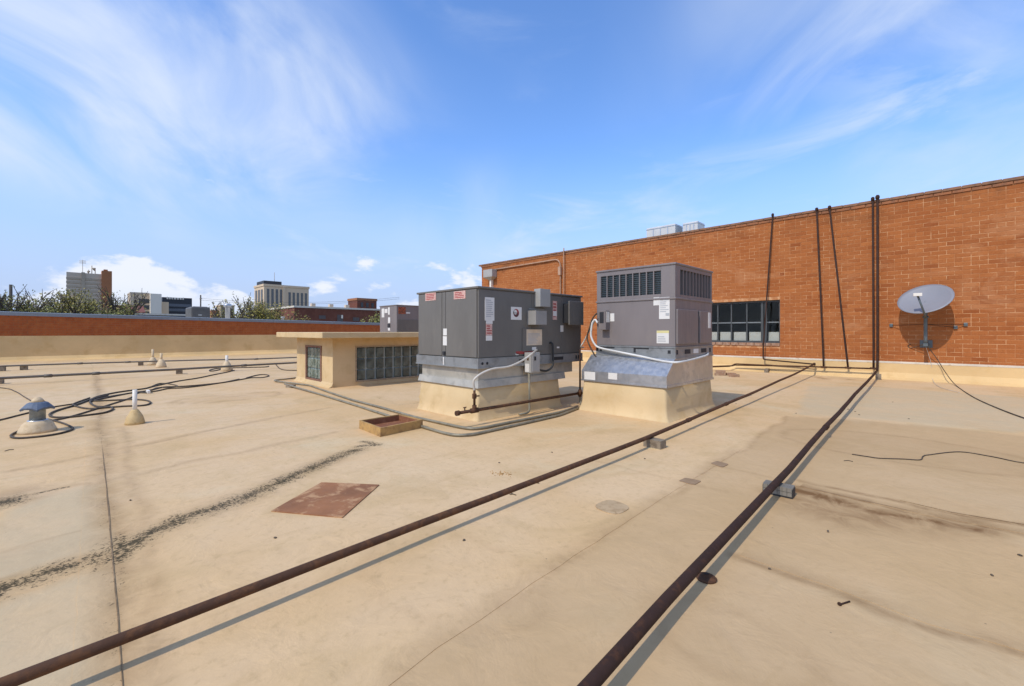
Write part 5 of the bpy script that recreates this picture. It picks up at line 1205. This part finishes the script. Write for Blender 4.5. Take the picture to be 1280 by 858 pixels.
xa = fx(366, y0-0.6); MB().box((fx(353.5, y0-0.8), y0-0.8, GZ), (fx(357, y0-0.8), y0-0.1, zt-1.6)).build('pier', M_CONC, t)
MB().box((x0-0.4, y0-0.4, zt-1.4), (x1+0.4, y1+0.4, zt+0.01)).build('cornice', M_CONC, t)
MB().box((x0+1, y0+4, zt), (x0+(x1-x0)*0.42, y1-2, zt+2.7)).build('rooftop_plant', M_BLK, t)
MB().tube([(x0+8, y0+5, zt), (x0+8, y0+5, zt+9)], 0.15, 5).build('antenna', M_GREYD, t)
# long dark brick building and brick block
Z = 110; x0, y0 = bgcorner(368, Z); x1 = fx(478, y0)+30; zt = zat(384.5, Z)
t = thing('dark_brick_building', (x0+20, y0+6, GZ), 'long low dark brick building with a white roof edge', 'building')
MB().box((x0, y0, GZ), (x1, y0+20, zt)).build('wall', M_DBRICK, t); MB().box((x0-0.2, y0-0.25, zt), (x1+0.2, y0+20.2, zt+0.45)).build('roof_edge', M_WROOF, t)
for (a, b_, yy, hh, m_) in ((398.5, 407, 394, 398.5, M_WIN), (421.5, 428.5, 392.5, 401.5, M_WIN), (441, 449, 395.5, 400.5, M_WIN)):
    MB().box((fx(a, y0), y0-0.08, zat(hh, Z*1.02)), (fx(b_, y0), y0+0.1, zat(yy, Z*1.02))).build('window', mat('brick_window', (0.10, 0.075, 0.065), 0.5), t)
MB().box((fx(427, y0-0.3), y0-0.3, zat(397, Z)), (fx(428.8, y0-0.3), y0-0.09, zat(392.5, Z))).build('sign', M_CONCW, t)
for px in (392, 414.5, 434.5): xa = fx(px, y0+1); MB().box((xa-0.5, y0+1, zt+0.4), (xa+0.5, y0+2, zt+1.3)).build('roof_vent', M_GREYB, t)
Z = 170; x0, y0 = bgcorner(446.5, Z); x1 = fx(470.8, y0); y1 = WX(445, HOR, x0).y; zt = zat(372.5, Z)
t = thing('brick_block', (x0+4, y0+4, GZ), 'square brick tower block behind the long brick building', 'building')
MB().box((x0, y0, GZ), (x1, y0+8, zt)).build('wall', M_DBRICK, t); MB().box((x0-0.2, y0-0.2, zt-0.9), (x1+0.2, y0+8.2, zt)).build('roof_edge', M_FBRICK, t)
for k in range(3): xa = x0+(x1-x0)*(0.18+0.27*k); MB().box((xa, y0-0.1, zat(384, Z)), (xa+1.0, y0+0.1, zat(378, Z))).build('window', M_WIN, t)
# low roofs just beyond the parapet
t = thing('neighbour_building', (6, 42, GZ), 'low neighbouring building behind the parapet carrying rooftop plant', 'building')
MB().box((-6, YP+4, GZ), (16, YP+32, 1.25)).build('wall', M_FBRICK, t); MB().box((-6.2, YP+3.8, 1.25), (16.2, YP+32.2, 1.34)).build('roof', M_WROOF, t)
Z = 90; x0, y0 = bgcorner(154, Z); x1 = fx(234, y0)
t = thing('pale_shed', (x0+8, y0+5, GZ), 'long low shed with a pale flat roof edge beyond the parapet', 'building')
MB().box((x0, y0, GZ), (x1, y0+10, zat(393.5, Z))).build('wall', M_BLK, t); MB().box((x0-0.4, y0-0.5, zat(393.5, Z)), (x1+0.4, y0+10, zat(391.3, Z))).build('roof', mat('pale_roof', (0.62, 0.54, 0.43), 0.8), t)
Z = 120; x0, y0 = bgcorner(146, Z); x1 = fx(178, y0)
t = thing('red_roof_house', (x0+5, y0+6, GZ), 'house with a dark red pitched roof behind the trees', 'house')
zr = zat(390, Z); zk = zat(380.5, Z); MB().box((x0, y0, GZ), (x1, y0+9, zr)).build('wall', M_CONC, t); MB().extr([(y0-0.6, zr), (y0+4.5, zk), (y0+9.6, zr)], 'x', x0-0.6, x1+0.6).build('roof', mat('red_roof', (0.20, 0.07, 0.05), 0.85), t)
Z = 150
for (xa, xb, yt, m_, lab) in ((276, 293, 382.5, mat('stone_far', (0.40, 0.32, 0.21), 0.9), 'small stone coloured building between pole and bare tree'), (75, 97, 369, M_CONC, 'cream building with one dark window behind the green trees'), (264, 278, 388.5, M_FBRICK, 'low brown building beside the utility pole')):
    x0, y0 = bgcorner(xa, Z); x1 = fx(xb, y0); zt = zat(yt, Z); t = thing('distant_building', (x0+3, y0+3, GZ), lab, 'building')
    MB().box((x0, y0, GZ), (x1, y0+7, zt)).build('wall', m_, t); MB().box((x0-0.2, y0-0.2, zt), (x1+0.2, y0+7.2, zt+0.35)).build('roof_edge', M_CONC, t)
    for k in range(2): xw = x0+(x1-x0)*(0.2+0.45*k); MB().box((xw, y0-0.06, zt-2.6), (xw+1.0, y0+0.1, zt-1.0)).build('window', M_WIN, t)
# unit + flue standing on the neighbouring roof
Z = 30; p = at_depth(238.5, Z, 1.34); X4, Y4 = p.x, p.y; zt = zat(383.5, Z); x1 = fx(263, Y4); y1 = WX(231.5, HOR, X4).y
t = thing('rooftop_unit', (X4+0.6, Y4+0.5, 1.34), 'dark grey rooftop unit standing beyond the parapet coping', 'air conditioner')
MB().bbox((X4, Y4, 1.44), (x1, y1, zt), 0.10, 4).build('casing', mat('dark_unit_paint', (0.085, 0.078, 0.068), 0.5), t); MB().box((X4+0.06, Y4+0.06, 1.335), (x1-0.06, y1-0.06, 1.5)).build('base_rail', M_RAIL, t)
MB().bbox((X4+0.15, Y4+0.15, zt-0.03), (x1-0.15, y1-0.15, zt+0.035), 0.02).build('top_panel', M_GREY2, t)
pa_ = WY(250, 394, Y4); MB().box((pa_.x-0.1, Y4-0.012, pa_.z-0.04), (pa_.x+0.1, Y4+0.003, pa_.z+0.04)).build('badge', M_BOX, t)
Z = 34; p = at_depth(284.5, Z, 1.33)
t = thing('metal_flue', p, 'grey metal flue pipe with collar beyond the parapet', 'flue')
MB().lathe(p, [(0.17, 0), (0.17, zat(385, Z)-1.33), (0.20, zat(384.5, Z)-1.33)], 14).build('pipe', M_GALV, t); MB().lathe((p.x, p.y, zat(384.5, Z)), [(0.27, 0), (0.27, 0.22), (0.20, 0.28)], 14).build('cap', M_GALV, t)
Z = 36; p = at_depth(353.5, Z, 1.33); tag(MB().lathe(p, [(0.09, 0), (0.09, zat(398, Z)-1.33), (0.16, zat(397.5, Z)-1.33), (0.14, zat(396, Z)-1.33)], 12).build('roof_vent', M_BOX), 'tiny pale vent poking above the parapet coping', 'vent')
# poles
def pole(px, Z, ytop, r, label, arms=True):
    p = at_depth(px, Z, GZ); zt = zat(ytop, Z); t = thing('utility_pole', p, label, 'pole'); MB().tube([(p.x, p.y, GZ), (p.x, p.y, zt)], [r*1.3, r], 8).build('post', mat('pole_wood', (0.07, 0.06, 0.05), 0.9), t)
    if arms: MB().box((p.x-0.1, p.y-1.2, zt-1.2), (p.x+0.1, p.y+1.2, zt-1.0)).build('crossarm', M_WOOD, t)
    return p, zt
p1_, z1_ = pole(250.8, 130, 369, 0.17, 'thin wooden utility pole behind the dark rooftop unit')
p2_, z2_ = pole(13.5, 60, 356, 0.16, 'dark wooden pole standing among the bare trees', False)
pole(0.5, 45, 372, 0.22, 'dark post at the edge of the bare trees', False)
wr = MB(); 
for dz in (-1.0, -1.5):
    a = Vector((p1_.x, p1_.y, z1_+dz)); b_ = a+Vector((46, -34, 1.0)); wr.tube([a.lerp(b_, k/10)-Vector((0, 0, 1.4*(1-(2*k/10-1)**2))) for k in range(11)], 0.035, 4)
tag(wr.build('power_line', M_BLACK), 'thin overhead wires running from the wooden utility pole', 'wire')

# ---- trees
def leafmat(n, c1_, c2_):
    m, t, b = _mat(n); oi = nnode(t, 'ShaderNodeNewGeometry')
    c = tmix(t, oi.outputs['Random Per Island'], c1_, c2_); t.links.new(c, b.inputs['Base Color']); b.inputs['Roughness'].default_value = 0.6
    b.inputs['Subsurface Weight'].default_value = 0.0; return m
M_LEAF = leafmat('leaf_spring', (0.15, 0.13, 0.018), (0.36, 0.29, 0.045)); M_LEAF2 = leafmat('leaf_green', (0.11, 0.12, 0.016), (0.27, 0.25, 0.04))
M_BARK = mat('bark', (0.075, 0.058, 0.042), 0.9, scale=4)
def tree(px, Z, ytop, width, label, dens, seed, leaf=M_LEAF, lo=0.30, group=None):
    r = random.Random(seed); p = at_depth(px, Z, GZ); H = zat(ytop, Z)-GZ; t = thing('leafy_tree', p, label, 'tree', group)
    tr_ = MB(); tips = []
    def grow(a, d, ln, rad, lev):
        pts = [a]; dd = d.copy()
        for k in range(3):
            dd = (dd+Vector((r.uniform(-.16, .16), r.uniform(-.16, .16), r.uniform(-0.02, .12)))).normalized(); pts.append(pts[-1]+dd*ln/3)
        tr_.tube(pts, [rad*(1-0.16*k) for k in range(4)], 5 if lev else 8, lev == 0)
        if lev >= 2: tips.extend([(pts[1], 0.5), (pts[2], 0.8), (pts[3], 1.0)])
        if lev < 4:
            for k in range(5 if lev == 0 else (4 if lev < 3 else 3)):
                b = pts[r.choice((2, 3))] if lev else pts[3]; az_ = r.uniform(0, 6.28); sp = r.uniform(0.35, 0.9)*width
                nd = (dd*0.8+Vector((math.cos(az_)*sp, math.sin(az_)*sp, r.uniform(0.0, 0.45)))).normalized()
                grow(b, nd, ln*r.uniform(0.55, 0.8), rad*0.60, lev+1)
    grow(Vector(p), Vector((0, 0, 1)), H*lo, H*0.022, 0)
    zmax = max(q[0].z for q in tips); k_ = (H+GZ-GZ)/(zmax-GZ)
    tr_.v = [(v[0], v[1], GZ+(v[2]-GZ)*k_) for v in tr_.v]; tips = [(Vector((q.x, q.y, GZ+(q.z-GZ)*k_)), f_) for q, f_ in tips]
    tr_.build('trunk', M_BARK, t)
    lf = MB(); S = 0.085*Z/40*1.15
    for (q, f_) in tips:
        if r.random() > 0.6: continue
        for _ in range(r.randint(int(dens*0.4), dens)):
            c_ = q+Vector((r.gauss(0, 0.22), r.gauss(0, 0.22), r.gauss(0, 0.2)))*(H/9.0); u = Vector((r.gauss(0, 1), r.gauss(0, 1), r.gauss(0, 1))).normalized(); v_ = u.orthogonal().normalized()
            s_ = S*r.uniform(0.6, 1.3); lf.add([c_-u*s_, c_+v_*s_*0.5, c_+u*s_, c_-v_*s_*0.5], [(0, 1, 2, 3)])
    lf.build('crown', leaf, t)
tree(25, 44, 352, 0.75, 'sparse tree of upright bare twigs and few leaves', 2, 1, lo=0.40, leaf=M_LEAF2)
tree(-10, 48, 362, 0.9, 'sparse half bare tree behind the dark post', 2, 2, lo=0.4)
tree(68, 50, 368, 1.0, 'olive green leafy tree right of the sparse bare tree', 8, 3, lo=0.36)
tree(100, 52, 364, 1.0, 'broad yellow green tree in front of the grey tower', 10, 4, lo=0.36)
tree(128, 50, 374, 1.0, 'dense green tree below the brick shaft', 9, 5, M_LEAF2, lo=0.36)
tree(149, 60, 358, 0.8, 'thin twiggy tree beside the beige office', 1, 6, lo=0.38)
tree(46, 47, 376, 1.0, 'low green tree between the sparse tree and olive tree', 7, 9, M_LEAF2, lo=0.36)
tree(308, 48, 366, 0.85, 'bare branched tree leafing out left of the beige tower', 2, 7, lo=0.36)
tree(338, 50, 374, 1.0, 'green leafy tree at the foot of the beige tower', 9, 8, lo=0.36)
tree(368, 56, 384, 1.0, 'dull brownish tree against the dark brick building', 4, 10, lo=0.36)
tree(470, 58, 392, 0.9, 'small green tree at the end of the dark brick building', 8, 11, M_LEAF2, lo=0.36)
tree(296, 60, 388, 1.0, 'low bright green tree beside the metal flue', 9, 12, M_LEAF2, lo=0.36)
tree(545, 40, 369, 0.9, 'leafy tree top showing behind the wide unit', 5, 13, M_LEAF2, lo=0.36)
